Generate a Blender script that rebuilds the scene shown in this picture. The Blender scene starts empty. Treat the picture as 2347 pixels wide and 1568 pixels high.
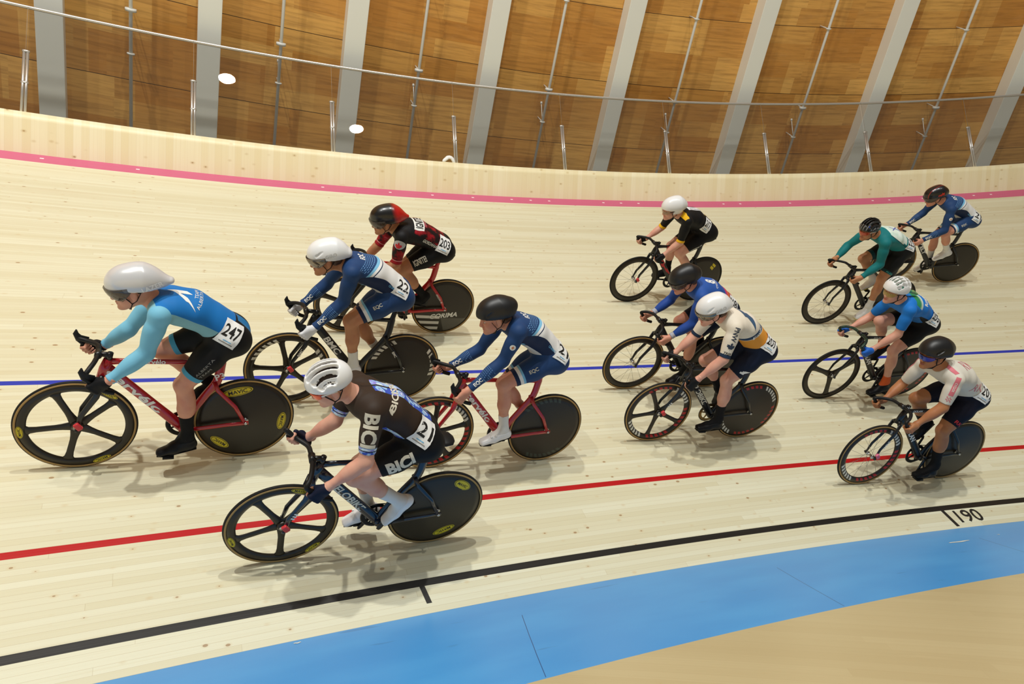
import bpy, bmesh, math, random
import numpy as np
from mathutils import Vector, Matrix
from mathutils.bvhtree import BVHTree

# ------------------------------------------------------------------ camera, world, lights, exposure
SC = bpy.context.scene
COL = SC.collection
W, H = 2347, 1568
R0, B0, B1 = 24.1136, 0.71775, 0.11983          # radius of the inner edge, banking and how it steepens
CAM_P = Vector((0.0, 20.23483, 1.27735))
CAM_R = Vector((0.870135, -0.490729, -0.0452787))
CAM_U = Vector((-0.0124615, -0.113758, 0.993430))
CAM_F = Vector((0.492656, 0.863854, 0.105100))
cam = bpy.data.cameras.new('camera')
cam.sensor_fit = 'HORIZONTAL'; cam.sensor_width = 36.0
cam.lens = 1412.454 / W * 36.0
cam.clip_end = 300
camo = bpy.data.objects.new('camera', cam)
COL.objects.link(camo)
camo.matrix_world = Matrix(((CAM_R.x, CAM_U.x, -CAM_F.x, CAM_P.x), (CAM_R.y, CAM_U.y, -CAM_F.y, CAM_P.y),
                            (CAM_R.z, CAM_U.z, -CAM_F.z, CAM_P.z), (0, 0, 0, 1)))
SC.camera = camo
SC.view_settings.view_transform = 'Standard'
SC.view_settings.look = 'None'
SC.view_settings.gamma = 1
SC.view_settings.use_curve_mapping = False
SC.view_settings.exposure = 0.0
world = bpy.data.worlds.new('hall_ambient')
SC.world = world
world.use_nodes = True
world.node_tree.nodes['Background'].inputs[0].default_value = (1.0, 0.98, 0.92, 1)
world.node_tree.nodes['Background'].inputs[1].default_value = 0.17

def lamp(theta, r, z, power, size, aim):
    l = bpy.data.lights.new('arena_lamp', 'AREA')
    l.shape = 'DISK'; l.size = size; l.energy = power; l.color = (1.0, 0.995, 0.95)
    o = bpy.data.objects.new('arena_lamp', l); COL.objects.link(o)
    p = Vector((r * math.sin(theta), r * math.cos(theta), z))
    o.location = p
    o.rotation_euler = (Vector(aim) - p).to_track_quat('-Z', 'Y').to_euler()
for th, r, z, pw in ((-0.62, 16.2, 15.0, 1150), (-0.27, 16.6, 15.0, 1200), (0.040, 16.01, 15.0, 820), (0.265, 13.99, 15.0, 440),
                     (0.60, 11.6, 15.0, 170)):
    rr = 27.0
    lamp(th, r, z, pw, 0.34, (rr * math.sin(th), rr * math.cos(th), 2.6))

# ------------------------------------------------------------------ bookkeeping
def tag(o, label, cat, group=None):
    o['label'] = label; o['category'] = cat
    if group: o['group'] = group
    return o
def structure(o):
    o['kind'] = 'structure'; return o
def link(o, parent=None):
    COL.objects.link(o)
    if parent is not None: o.parent = parent
    return o
def mesh_obj(name, verts, faces, mat, parent=None, smooth=True):
    me = bpy.data.meshes.new(name)
    me.from_pydata([tuple(map(float, v)) for v in verts], [], [tuple(map(int, f)) for f in faces])
    if smooth: me.polygons.foreach_set('use_smooth', [True] * len(me.polygons))
    if mat is not None: me.materials.append(mat)
    me.update()
    return link(bpy.data.objects.new(name, me), parent)
def fast_obj(name, V, Q, mat, parent=None):
    me = bpy.data.meshes.new(name)
    V = np.asarray(V, np.float32); Q = np.asarray(Q, np.int32)
    n, k = Q.shape
    me.vertices.add(len(V)); me.vertices.foreach_set('co', V.ravel())
    me.loops.add(n * k); me.loops.foreach_set('vertex_index', Q.ravel())
    me.polygons.add(n); me.polygons.foreach_set('loop_start', np.arange(0, n * k, k, dtype=np.int32))
    me.polygons.foreach_set('use_smooth', np.ones(n, bool))
    me.update(calc_edges=True)
    if mat is not None: me.materials.append(mat)
    return link(bpy.data.objects.new(name, me), parent)
def vattr(o, name, A):
    a = o.data.attributes.new(name, 'FLOAT_VECTOR', 'POINT')
    a.data.foreach_set('vector', np.asarray(A, np.float32).ravel())

# ------------------------------------------------------------------ material nodes
def lin(c):
    if isinstance(c, str):
        c = tuple(int(c[i:i + 2], 16) / 255 for i in (0, 2, 4))
    return tuple((v / 12.92 if v <= .04045 else ((v + .055) / 1.055) ** 2.4) for v in c) + (1,)
class X:
    """a float socket with arithmetic"""
    def __init__(s, nt, v): s.nt = nt; s.v = v
    def op(s, kind, o=None, o2=None):
        n = s.nt.nodes.new('ShaderNodeMath'); n.operation = kind
        for i, q in enumerate((s, o, o2)):
            if q is None: continue
            q = q.v if isinstance(q, X) else q
            if isinstance(q, (int, float)): n.inputs[i].default_value = q
            else: s.nt.links.new(q, n.inputs[i])
        return X(s.nt, n.outputs[0])
    def __add__(s, o): return s.op('ADD', o)
    __radd__ = __add__
    def __sub__(s, o): return s.op('SUBTRACT', o)
    def __rsub__(s, o): return X(s.nt, o).op('SUBTRACT', s)
    def __mul__(s, o): return s.op('MULTIPLY', o)
    __rmul__ = __mul__
    def __truediv__(s, o): return s.op('DIVIDE', o)
    def __gt__(s, o): return s.op('GREATER_THAN', o)
    def __lt__(s, o): return s.op('LESS_THAN', o)
    def __and__(s, o): return s.op('MULTIPLY', o)
    def __or__(s, o): return s.op('MAXIMUM', o)
    def abs(s): return s.op('ABSOLUTE')
    def mod(s, o): return s.op('FLOORED_MODULO', o)
    def floor(s): return s.op('FLOOR')
    def sin(s): return s.op('SINE')
    def sqrt(s): return s.op('SQRT')
    def within(s, a, b): return (s > a) & (s < b)
class NT:
    def __init__(s, mat): s.nt = mat.node_tree
    def new(s, t): return s.nt.nodes.new(t)
    def xyz(s, sock):
        n = s.new('ShaderNodeSeparateXYZ'); s.nt.links.new(sock, n.inputs[0])
        return [X(s.nt, q) for q in n.outputs]
    def attr(s, name):
        n = s.new('ShaderNodeAttribute'); n.attribute_name = name
        return s.xyz(n.outputs['Vector'])
    def objc(s):
        return s.xyz(s.new('ShaderNodeTexCoord').outputs['Object'])
    def vec(s, x, y, z=0):
        n = s.new('ShaderNodeCombineXYZ')
        for i, q in enumerate((x, y, z)):
            if isinstance(q, X): s.nt.links.new(q.v, n.inputs[i])
            else: n.inputs[i].default_value = q
        return n.outputs[0]
    def noise(s, v, scale, detail=3, rough=.5):
        n = s.new('ShaderNodeTexNoise'); n.inputs['Scale'].default_value = scale
        n.inputs['Detail'].default_value = detail; n.inputs['Roughness'].default_value = rough
        s.nt.links.new(v, n.inputs['Vector']); return X(s.nt, n.outputs[0])
    def white(s, v):
        n = s.new('ShaderNodeTexWhiteNoise'); n.noise_dimensions = '3D'
        s.nt.links.new(v, n.inputs['Vector']); return X(s.nt, n.outputs['Value'])
    def voro(s, v, scale, rnd=1.0):
        n = s.new('ShaderNodeTexVoronoi'); n.inputs['Scale'].default_value = scale
        n.inputs['Randomness'].default_value = rnd
        s.nt.links.new(v, n.inputs['Vector']); return X(s.nt, n.outputs['Distance']), n.outputs['Color']
    def ramp(s, x, a, b):
        n = s.new('ShaderNodeMapRange'); n.interpolation_type = 'SMOOTHSTEP'
        s.nt.links.new(x.v, n.inputs[0]); n.inputs[1].default_value = a; n.inputs[2].default_value = b
        return X(s.nt, n.outputs[0])
    def col(s, c):
        n = s.new('ShaderNodeRGB'); n.outputs[0].default_value = lin(c); return n.outputs[0]
    def mix(s, f, a, b):
        n = s.new('ShaderNodeMix'); n.data_type = 'RGBA'
        f = f.v if isinstance(f, X) else f
        for q, i in ((f, 0), (a, 6), (b, 7)):
            if isinstance(q, (int, float)): n.inputs[i].default_value = q
            elif isinstance(q, (tuple, str)): n.inputs[i].default_value = lin(q)
            else: s.nt.links.new(q, n.inputs[i])
        return n.outputs[2]
MATS = {}
def mat(name, color='808080', rough=.5, metal=0.0, coat=0.0, spec=.5, build=None, sheen=0.0, trans=0.0, alpha=1.0):
    if name in MATS: return MATS[name]
    m = bpy.data.materials.new(name); m.use_nodes = True
    b = m.node_tree.nodes['Principled BSDF']
    b.inputs['Base Color'].default_value = lin(color)
    b.inputs['Roughness'].default_value = rough; b.inputs['Metallic'].default_value = metal
    b.inputs['Coat Weight'].default_value = coat; b.inputs['Coat Roughness'].default_value = .12
    b.inputs['Specular IOR Level'].default_value = spec
    b.inputs['Sheen Weight'].default_value = sheen
    b.inputs['Transmission Weight'].default_value = trans
    b.inputs['Alpha'].default_value = alpha
    if build:
        r = build(NT(m))
        if not isinstance(r, tuple): r = (r,)
        m.node_tree.links.new(r[0], b.inputs['Base Color'])
        if len(r) > 1 and r[1] is not None: m.node_tree.links.new(r[1].v, b.inputs['Roughness'])
        if len(r) > 2:
            bp = m.node_tree.nodes.new('ShaderNodeBump'); bp.inputs['Strength'].default_value = r[3] if len(r) > 3 else .2
            bp.inputs['Distance'].default_value = .01
            m.node_tree.links.new(r[2].v, bp.inputs['Height']); m.node_tree.links.new(bp.outputs[0], b.inputs['Normal'])
    MATS[name] = m
    return m

# ------------------------------------------------------------------ track geometry
def bank(th): return B0 + B1 * th
def surf(th, w):
    b = bank(th); r = R0 + w * math.cos(b)
    return Vector((r * math.sin(th), r * math.cos(th), w * math.sin(b)))
def frame(th, w):
    P = surf(th, w); e = 1e-4
    t = (surf(th - e, w) - surf(th + e, w)).normalized()
    o = (surf(th, w + e) - surf(th, w)).normalized()
    n = o.cross(t).normalized()
    if n.z < 0: n = -n
    o = t.cross(n).normalized()
    if o.dot(surf(th, w + 1) - P) < 0: o = -o
    return P, t, o, n
def er(th): return Vector((math.sin(th), math.cos(th), 0))
TH = [(-0.62 + i * 0.01) for i in range(181)]

def wood_strips(n, u, v, strip, length, base, dark, knots=1.0, kr=.014, kcol='946b40', seam=.5, skip=.48):
    """boards laid along u; v across"""
    row = (v / strip).floor()
    off = n.white(n.vec(row, 3.0, 1.0)) * length
    cell = ((u + off) / length).floor()
    tone = n.white(n.vec(row, cell, 5.0))
    grain = n.noise(n.vec(u * .6, v * 55.0, row), 1.0, 4, .6)
    c = n.mix(tone * .75 + .05, base, dark)
    c = n.mix(n.ramp(grain, .42, .75) * .45, c, dark)
    ln = (v / strip).mod(1.0)
    c = n.mix(((ln < .03) | (((u + off) / length).mod(1.0) < .0007 / length * 4) * .6) * seam, c, 'a07c48')
    kv, kc = n.voro(n.vec(u * 8.0, v * 14.0, 0.0), 1.0)
    ks = n.xyz(kc)
    kn = (kv < (ks[0] - skip) * .27)
    halo = n.ramp(kv, .26, .05) * (ks[0] > skip)
    c = n.mix(halo * .30 * knots, c, 'c8a468')
    c = n.mix(kn * .7 * knots, c, kcol)
    return c, grain

def m_track(n):
    u, w, _ = n.attr('uw')
    c, g = wood_strips(n, u, w, .043, 3.4, 'e4e1c6', 'd5cca8')
    worn = n.noise(n.vec(u * .5, w * 4.0, 0.0), 1.3, 4)
    c = n.mix(n.ramp(worn, .55, .75) * .25, c, 'c9b48a')
    def line(c, a, b, colr, wear=.12):
        k = n.noise(n.vec(u * 1.2, w * 30.0, 2.0), 1.5, 4)
        return n.mix(w.within(a, b) & (1.0 - n.ramp(k, .72, .8) * wear), c, colr)
    c = line(c, 6.88, 7.14, 'cf5a84')
    dots = n.white(n.vec((u / .30).floor(), 1.0, 1.0))
    c = n.mix(w.within(7.015, 7.045) & ((u / .30).mod(1.0) < .12) & (dots > .55), c, 'f3e7ea')
    c = line(c, 2.447, 2.497, '2438b0')
    c = line(c, .850, .902, 'b90d12')
    c = line(c, .198, .252, '1d1a16', .5)
    return c, n.ramp(g, .2, .9) * .15 + .34, g, .05

def grid_surface(name, fn, us, vs, m, attr=True, parent=None):
    V, F, A = [], [], []
    for i, a in enumerate(us):
        for j, b in enumerate(vs):
            p, uv = fn(a, b); V.append(p); A.append((uv[0], uv[1], 0))
    nv = len(vs)
    for i in range(len(us) - 1):
        for j in range(nv - 1):
            F.append((i * nv + j, (i + 1) * nv + j, (i + 1) * nv + j + 1, i * nv + j + 1))
    o = mesh_obj(name, V, F, m, parent)
    vattr(o, 'uw', A)
    return o
WS = [0, .1, .3, .6, 1, 1.5, 2, 2.5, 3, 3.5, 4, 4.5, 5, 5.5, 6, 6.5, 7, 7.14]
track = structure(grid_surface('floor', lambda t, w: (surf(t, w), (t * (R0 + 2), w)), TH, WS,
                               mat('pine_track', rough=.4, build=m_track)))
track['label'] = 'banked pine track with painted lines'

# painted distance ticks and the numeral 190 on the boards
def flat_on_track(name, pts, faces, m, lift=.002):
    V = []
    for u, w in pts:
        P, t, o, n = frame(u, w); V.append(P + n * lift)
    return mesh_obj(name, V, faces, m, track)
black_paint = mat('black_line_paint', '1d1a16', .5)
for th, w0 in ((.0612, .07), (.2640, .02)):
    d = .022 / R0
    flat_on_track('distance_tick', [(th, .21), (th + d * 1.6, .21), (th + d * 1.6 + .0008, w0), (th + .0008, w0)], [(0, 1, 2, 3)], black_paint)

TEXT = {}
def text_geo(s, bold=0.0, maxedge=None):
    key = (s, bold, maxedge)
    if key in TEXT: return TEXT[key]
    cu = bpy.data.curves.new('t', 'FONT'); cu.body = s; cu.size = 1; cu.offset = bold; cu.resolution_u = 3
    ob = bpy.data.objects.new('t', cu)
    me = bpy.data.meshes.new_from_object(ob)
    bm = bmesh.new(); bm.from_mesh(me)
    bmesh.ops.triangulate(bm, faces=bm.faces[:])
    bpy.data.objects.remove(ob); bpy.data.curves.remove(cu); bpy.data.meshes.remove(me)
    if maxedge:
        for _ in range(5):
            es = [e for e in bm.edges if e.calc_length() > maxedge]
            if not es: break
            bmesh.ops.subdivide_edges(bm, edges=es, cuts=1)
            bmesh.ops.triangulate(bm, faces=bm.faces[:])
    bm.verts.index_update()
    V = np.array([v.co[:2] for v in bm.verts]); F = [tuple(v.index for v in f.verts) for f in bm.faces]
    bm.free()
    lo, hi = V.min(0), V.max(0)
    V = V - (lo + hi) / 2
    TEXT[key] = (V, F, hi - lo)
    return TEXT[key]
V, F, sz = text_geo('190', .012, .25)
k = .135 / sz[1]
pts = [(.2745 + (x * k * 1.15) / R0, .118 + y * k) for x, y in V]
flat_on_track('distance_numeral', pts, F, black_paint)

# blue apron and the flat infield floor
def m_apron(n):
    u, w, _ = n.attr('uw')
    k = n.noise(n.vec(u * .7, w * 2.0, 0), 1.6, 4)
    c = n.mix(n.ramp(k, .35, .7), '4499e0', '4fa3e6')
    s = n.noise(n.vec(u * 1.1, w * 6.0, 4.0), 2.2, 2)
    c = n.mix(n.ramp(s, .70, .76) * .35, c, '2d5f9c')
    c = n.mix((((u + w * .35) / 2.1).mod(1.0) < .0022) & (w > .35) & (w < 1.2), c, '24508c')
    return c, k * .1 + .33
apron = structure(grid_surface('trim_1', lambda t, w: ((R0 - w) * er(t) + Vector((0, 0, 0)), (t * R0, w)), TH, [0, .4, .8, 1.214],
                               mat('blue_apron_paint', build=m_apron)))
apron['label'] = 'painted blue apron strip below the track'
m_streak = mat('pale_streak', 'e8e6d8', .5)  # off-white tapered streaks laid flat on the blue apron
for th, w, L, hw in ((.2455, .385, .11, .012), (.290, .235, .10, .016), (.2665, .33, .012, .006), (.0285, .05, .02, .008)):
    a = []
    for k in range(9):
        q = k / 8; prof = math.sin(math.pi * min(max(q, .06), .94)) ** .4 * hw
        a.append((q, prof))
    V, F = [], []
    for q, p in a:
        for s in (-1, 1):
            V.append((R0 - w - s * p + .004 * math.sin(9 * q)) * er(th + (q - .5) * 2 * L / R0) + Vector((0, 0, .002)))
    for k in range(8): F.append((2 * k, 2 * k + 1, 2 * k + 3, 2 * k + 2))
    mesh_obj('streak_mark', V, F, m_streak, apron)
def m_infield(n):
    u, w, _ = n.attr('uw')
    a = u * .80 + w * .60; b = w * .80 - u * .60
    c, g = wood_strips(n, a, b, .09, 2.4, 'c9ba90', 'c0af84', .25, .02, 'a8854f', .18, .75)
    s = n.noise(n.vec(a * .5, b * 7.0, 0), 1.6, 3)
    c = n.mix(n.ramp(s, .66, .74) * .25, c, 'e3d3ad')
    return c, g * .1 + .3
infield = structure(grid_surface('floor_infield', lambda t, w: ((R0 - w) * er(t), (t * R0, w)), TH, [1.214, 2, 3, 4.5, 6, 9, 14],
                                 mat('infield_boards', build=m_infield)))

# balustrade boards above the track edge
PH, PL, W0 = math.radians(105), .494, 7.14
def m_balu(n):
    u, v, _ = n.attr('uw')
    c, g = wood_strips(n, v, u, .085, 6.0, 'faf0cd', 'efdfb0', 0.0, seam=.12)
    kv, kc = n.voro(n.vec(u * 6.0, v * 9.0, 0), 1.0); ks = n.xyz(kc)
    c = n.mix(n.ramp(kv, .25, .05) * (ks[0] > .45) * .5, c, 'c9ab6c')
    c = n.mix((kv < (ks[0] - .45) * .16) * .6, c, 'a07a45')
    return c, g * .1 + .4
def balu(t, v):
    top = v > PL
    vv = min(v, PL)
    p = surf(t, W0) + er(t) * (vv * math.cos(PH)) + Vector((0, 0, vv * math.sin(PH)))
    if top: p = p + er(t) * (v - PL) - Vector((0, 0, .0))
    return p, (t * 29.3, v)
structure(grid_surface('wall_balustrade', balu, TH, [0, .1, .2, .3, .4, PL, PL + .07], mat('balustrade_boards', build=m_balu)))
def panel_top(th): return balu(th, PL)[0] + er(th) * .035

# ------------------------------------------------------------------ solids helpers
def tube_geo(pts, rad, seg=10, caps=True, lat=None):
    """round or elliptical tube; rad: float | list | list of (in-plane, lateral); lat = lateral axis"""
    pts = [Vector(p) for p in pts]; n = len(pts)
    if not isinstance(rad, (list, tuple)): rad = [rad] * n
    V, F = [], []
    prev = None
    for i, p in enumerate(pts):
        d = (pts[min(i + 1, n - 1)] - pts[max(i - 1, 0)]).normalized()
        if lat is not None:
            a = Vector(lat); a = (a - d * a.dot(d)).normalized()
        elif prev is None:
            a = d.orthogonal().normalized()
        else:
            a = (prev - d * prev.dot(d)).normalized()
        prev = a; b = d.cross(a)
        r = rad[i]; rb, ra = r if isinstance(r, (tuple, list)) else (r, r)
        for k in range(seg):
            t = 2 * math.pi * k / seg
            V.append(p + a * (ra * math.cos(t)) + b * (rb * math.sin(t)))
    for i in range(n - 1):
        for k in range(seg):
            k2 = (k + 1) % seg
            F.append((i * seg + k, i * seg + k2, (i + 1) * seg + k2, (i + 1) * seg + k))
    if caps:
        F.append(tuple(range(seg - 1, -1, -1))); F.append(tuple((n - 1) * seg + k for k in range(seg)))
    return V, F
def join(*geos):
    V, F = [], []
    for v, f in geos:
        o = len(V); V += list(v); F += [tuple(i + o for i in q) for q in f]
    return V, F
def tube(name, pts, rad, m, parent=None, seg=10, lat=None):
    return mesh_obj(name, *tube_geo(pts, rad, seg, True, lat), m, parent)
def box_geo(c, ax, ay, az, hx, hy, hz):
    c = Vector(c); V = []
    for sx in (-1, 1):
        for sy in (-1, 1):
            for sz_ in (-1, 1):
                V.append(c + ax * (sx * hx) + ay * (sy * hy) + az * (sz_ * hz))
    return V, [(0, 1, 3, 2), (4, 6, 7, 5), (0, 4, 5, 1), (2, 3, 7, 6), (0, 2, 6, 4), (1, 5, 7, 3)]
EX, EY, EZ = Vector((1, 0, 0)), Vector((0, 1, 0)), Vector((0, 0, 1))
def smooth_path(P, n=6):
    P = [Vector(p) for p in P]; out = []
    for i in range(len(P) - 1):
        a, b, c, d = P[max(i - 1, 0)], P[i], P[i + 1], P[min(i + 2, len(P) - 1)]
        for k in range(n):
            t = k / n
            out.append(.5 * ((2 * b) + (c - a) * t + (2 * a - 5 * b + 4 * c - d) * t * t + (3 * b - a - 3 * c + d) * t ** 3))
    return out + [P[-1]]

# ------------------------------------------------------------------ fence on the balustrade
steel = mat('brushed_steel', 'd2cec8', .33, .75)
glass = bpy.data.materials.new('clear_fence_glass'); glass.use_nodes = True
g_nt = glass.node_tree; g_nt.nodes.clear()
g_o = g_nt.nodes.new('ShaderNodeOutputMaterial'); g_t = g_nt.nodes.new('ShaderNodeBsdfTransparent')
g_g = g_nt.nodes.new('ShaderNodeBsdfGlossy'); g_m = g_nt.nodes.new('ShaderNodeMixShader'); g_l = g_nt.nodes.new('ShaderNodeLayerWeight')
g_t.inputs[0].default_value = (.92, .915, .90, 1); g_g.inputs['Roughness'].default_value = 0.0; g_l.inputs[0].default_value = .20
g_d = g_nt.nodes.new('ShaderNodeBsdfDiffuse'); g_d.inputs[0].default_value = (.75, .75, .76, 1)
g_m2 = g_nt.nodes.new('ShaderNodeMixShader'); g_m2.inputs[0].default_value = .006     # a film of dust on the pane
g_nt.links.new(g_t.outputs[0], g_m2.inputs[1]); g_nt.links.new(g_d.outputs[0], g_m2.inputs[2])
g_nt.links.new(g_l.outputs['Fresnel'], g_m.inputs[0]); g_nt.links.new(g_m2.outputs[0], g_m.inputs[1]); g_nt.links.new(g_g.outputs[0], g_m.inputs[2])
g_nt.links.new(g_m.outputs[0], g_o.inputs[0])
POST_TH = [-0.180, -0.116, -0.052, 0.011, 0.075, 0.141, 0.207, 0.2755, 0.344, 0.415, 0.486, 0.557, 0.628]
RAIL_Z, TUBE_Z = 1.435, .82
vdir = lambda th: er(th) * math.cos(math.radians(87.2)) + EZ * math.sin(math.radians(87.2))
vis = [i for i, t in enumerate(POST_TH) if -.09 < t < .53]
ORD = {2: 'at the far left end', 3: 'second from the left', 4: 'third from the left', 5: 'fourth from the left', 6: 'fifth from the left',
       7: 'above the white helmet of the black jersey rider', 8: 'fourth from the right', 9: 'third from the right', 10: 'second from the right'}
for i in vis:
    th = POST_TH[i]
    b = panel_top(th); t = Vector((math.cos(th), -math.sin(th), 0)); v = vdir(th)
    e = bpy.data.objects.new('fence_post', None); link(e); e.location = b
    tag(e, {2: 'twin tube steel fence post at the left end of the glass fence', 3: 'steel fence post just left of the second grey beam from the left',
            4: 'steel fence post in front of the third grey beam from the left', 5: 'steel fence post beside the fourth grey beam, white rag at its foot',
            6: 'steel fence post between the fourth and fifth grey beams', 7: 'steel fence post above the white helmet of the rider numbered 217',
            8: 'steel fence post right of the sixth grey beam where a white pipe meets the boards',
            9: 'steel fence post right of the seventh grey beam', 10: 'steel fence post in front of the eighth grey beam at the right'}[i], 'fence post', 'steel fence posts')
    for s in (-1, 1):
        tube('post_tube', [t * (s * .0175), t * (s * .0175) + v * TUBE_Z], .0155, steel, e, 12)
    for hgt in (.40, TUBE_Z):
        V, F = tube_geo([v * (hgt - .012), v * (hgt + .012)], [(.019, .04)] * 2, 16, True, t)
        mesh_obj('collar', V, F, steel, e)
    tube('glass_seam', [v * (TUBE_Z + .012), v * RAIL_Z], .0022, mat('seam_gasket', '8d857b', .4), e, 6)
for i in range(len(POST_TH) - 1):
    a, b = POST_TH[i] + .0004, POST_TH[i + 1] - .0004
    if b < -.09 or a > .53: continue
    V, F = [], []; NS = 10
    ring = {}
    for off in (-.004, .004):
        for k in range(NS + 1):
            th = a + (b - a) * k / NS; p = panel_top(th); v = vdir(th)
            q = [p + v * .004 + er(th) * (.026 + off), p + v * (RAIL_Z - .016) + er(th) * (.026 + off)]
            V += q; ring[off, k] = q
    n1 = 2 * (NS + 1)
    for k in range(NS):
        F += [(2 * k, 2 * k + 2, 2 * k + 3, 2 * k + 1), (n1 + 2 * k, n1 + 2 * k + 1, n1 + 2 * k + 3, n1 + 2 * k + 2)]
    for e_ in (0, 1):                                   # polished top and bottom edges
        for k in range(NS):
            o = len(V); V += [ring[-.004, k][e_], ring[-.004, k + 1][e_], ring[.004, k + 1][e_], ring[.004, k][e_]]; F.append((o, o + 1, o + 2, o + 3))
    for k in (0, NS):
        o = len(V); V += [ring[-.004, k][0], ring[-.004, k][1], ring[.004, k][1], ring[.004, k][0]]; F.append((o, o + 1, o + 2, o + 3))
    g = mesh_obj('glass_pane', V, F, glass, None, True)
    tag(g, 'clear pane of the glass fence between two steel posts on the balustrade', 'glass pane', 'panes of the glass fence')
rail = tube('handrail', [panel_top(t) + vdir(t) * RAIL_Z + er(t) * .02 for t in TH[30:140]], .021, steel, None, 14)
tag(rail, 'long steel handrail running along the top of the glass fence', 'handrail')

# ------------------------------------------------------------------ leaning plywood wall, beams and pipes behind the fence
PHB = math.radians(133.0); RB, ZB = 32.2, 4.6
def wallp(th, l, off=0.0):     # l along the slope, off towards the hall
    d = er(th) * math.cos(PHB) + EZ * math.sin(PHB)
    nrm = -er(th) * math.sin(PHB) + EZ * math.cos(PHB)
    return er(th) * RB + EZ * ZB + d * l + nrm * off
def m_ply(n):
    u, v, _ = n.attr('uw')
    row = (v / 1.22).floor()
    off = n.white(n.vec(row, 2.0, 0)) * 1.7
    pu = (u + off) / 2.6
    def patches(sx, sy, seed):
        r2 = (v / sy).floor(); o2 = n.white(n.vec(r2, seed, row)) * sx
        return n.white(n.vec(((u + o2) / sx).floor(), r2, seed + 1.0))
    p1 = patches(1.3, .305, 3.0); p2 = patches(.83, .61, 7.0)
    c = n.mix(n.ramp(p1 * .5 + p2 * .5, .12, .88), 'c6883a', 'eab562')
    g = n.noise(n.vec(u * .8, v * 14.0, p1 * 30.0), 1.6, 5, .65)
    c = n.mix(n.ramp(g, .40, .72) * .45, c, '7c4c1c')
    fig = n.noise(n.vec(u * 1.5, v * 5.0, p2 * 20.0), 2.0, 5, .6)
    c = n.mix(n.ramp(fig, .50, .70) * .18, c, 'd3a060')
    c = n.mix(((v / 1.22).mod(1.0) < .008), c, '3f260d')
    return c, g * .15 + .42
UB = [-.62 + i * .02 for i in range(91)]
structure(grid_surface('wall_back', lambda t, l: (wallp(t, l), (t * RB, l)), UB, [-1.5, 0, 1.5, 3, 4.5, 6, 8, 10.5], mat('plywood_panels', build=m_ply)))
m_beam = mat('grey_painted_steel', 'eceee6', .5)
BEAM = [-.108, -.046, .018, .088, .166, .250, .339, .434, .529, .626]
BL = ['grey sloping beam at the far left of the plywood wall', 'second grey sloping beam from the left, beside a fence post', 'grey sloping beam third from the left behind a fence post',
      'fourth grey sloping beam from the left, above the white rag', 'fifth grey sloping beam from the left near the middle of the wall',
      'grey sloping beam above the white helmet of rider 217, sixth from the left', 'seventh grey sloping beam from the left, second last at right',
      'grey sloping beam at the far right of the plywood wall']
for i, th in enumerate(BEAM):
    if i in (0, 9): continue
    t = Vector((math.cos(th), -math.sin(th), 0)); d = er(th) * math.cos(PHB) + EZ * math.sin(PHB)
    nrm = -er(th) * math.sin(PHB) + EZ * math.cos(PHB)
    L0, L1 = -.4, 9.0
    V, F = box_geo(wallp(th, (L0 + L1) / 2, .13), t, nrm, d, .155, .15, (L1 - L0) / 2)
    o = mesh_obj('roof_beam', V, F, m_beam, None, False)
    bv = o.modifiers.new('edge', 'BEVEL'); bv.width = .008; bv.segments = 2
    tag(o, BL[i - 1], 'beam', 'grey sloping roof beams')
m_pipe = mat('white_pipe_paint', 'd8d8d2', .45)
PIPE = [-.015, .051, .124, .204, .290, .382, .478]
PLB = ['thin white pipe between the first and second grey beams from the left', 'thin white pipe between the second and third grey beams from the left',
       'thin white pipe between the third and fourth grey beams from the left', 'thin white pipe between the fourth and fifth grey beams from the left',
       'thin white pipe between the fifth and sixth grey beams from the left', 'thin white pipe between the sixth and seventh grey beams from the left',
       'thin white pipe between the seventh and eighth grey beams from the left']
for i, th in enumerate(PIPE):
    o = tube('standoff_pipe', [wallp(th, 0, .30), wallp(th, 9, .30)], .024, m_pipe, None, 10)
    tag(o, PLB[i], 'pipe', 'thin white pipes on the plywood wall')
    d = er(th) * math.cos(PHB) + EZ * math.sin(PHB); t = Vector((math.cos(th), -math.sin(th), 0)); nrm = -er(th) * math.sin(PHB) + EZ * math.cos(PHB)
    for l, q in ((3.48, 1), (2.90, .5), (4.91, .5), (6.6, .5)):
        a = wallp(th, l, .30)
        V, F = join(tube_geo([a - d * .02 * q, a + d * .02 * q], [(.028 + .02 * q, .03 + .04 * q)] * 2, 12, True, t), tube_geo([a, a - nrm * .30], .010, 6))
        mesh_obj('clamp', V, F, m_pipe, o)
    a = wallp(th, 2.90, .30)
    V, F = join(tube_geo([a, a + EZ * .36], .008, 8), tube_geo([a + EZ * .35, a + EZ * .39], .020, 8))
    mesh_obj('nozzle', V, F, m_pipe, o)
# white rag lying on the balustrade
p0 = panel_top(.1378); tx_ = Vector((math.cos(.138), -math.sin(.138), 0))
arch = [tx_ * x + EZ * z + er(.138) * y for x, y, z in ((-.125, .0, .012), (-.085, .005, .055), (-.035, .0, .095), (.015, -.004, .088), (.045, .0, .05), (.055, .006, .012))]
V, F = tube_geo(smooth_path(arch, 5), [(.012, .016)] + [(.014 + .026 * math.sin(math.pi * k / 24) ** .6, .024) for k in range(1, 25)] + [(.020, .02)], 12)
rng = random.Random(4)
V = [p0 + v + Vector((rng.uniform(-.003, .003), 0, rng.uniform(-.003, .003))) for v in V]
o = mesh_obj('rag', V, F, mat('white_cloth', 'f2f2ef', .8))
tag(o, 'crumpled white rag lying on the balustrade edge at a fence post', 'rag')
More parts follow.
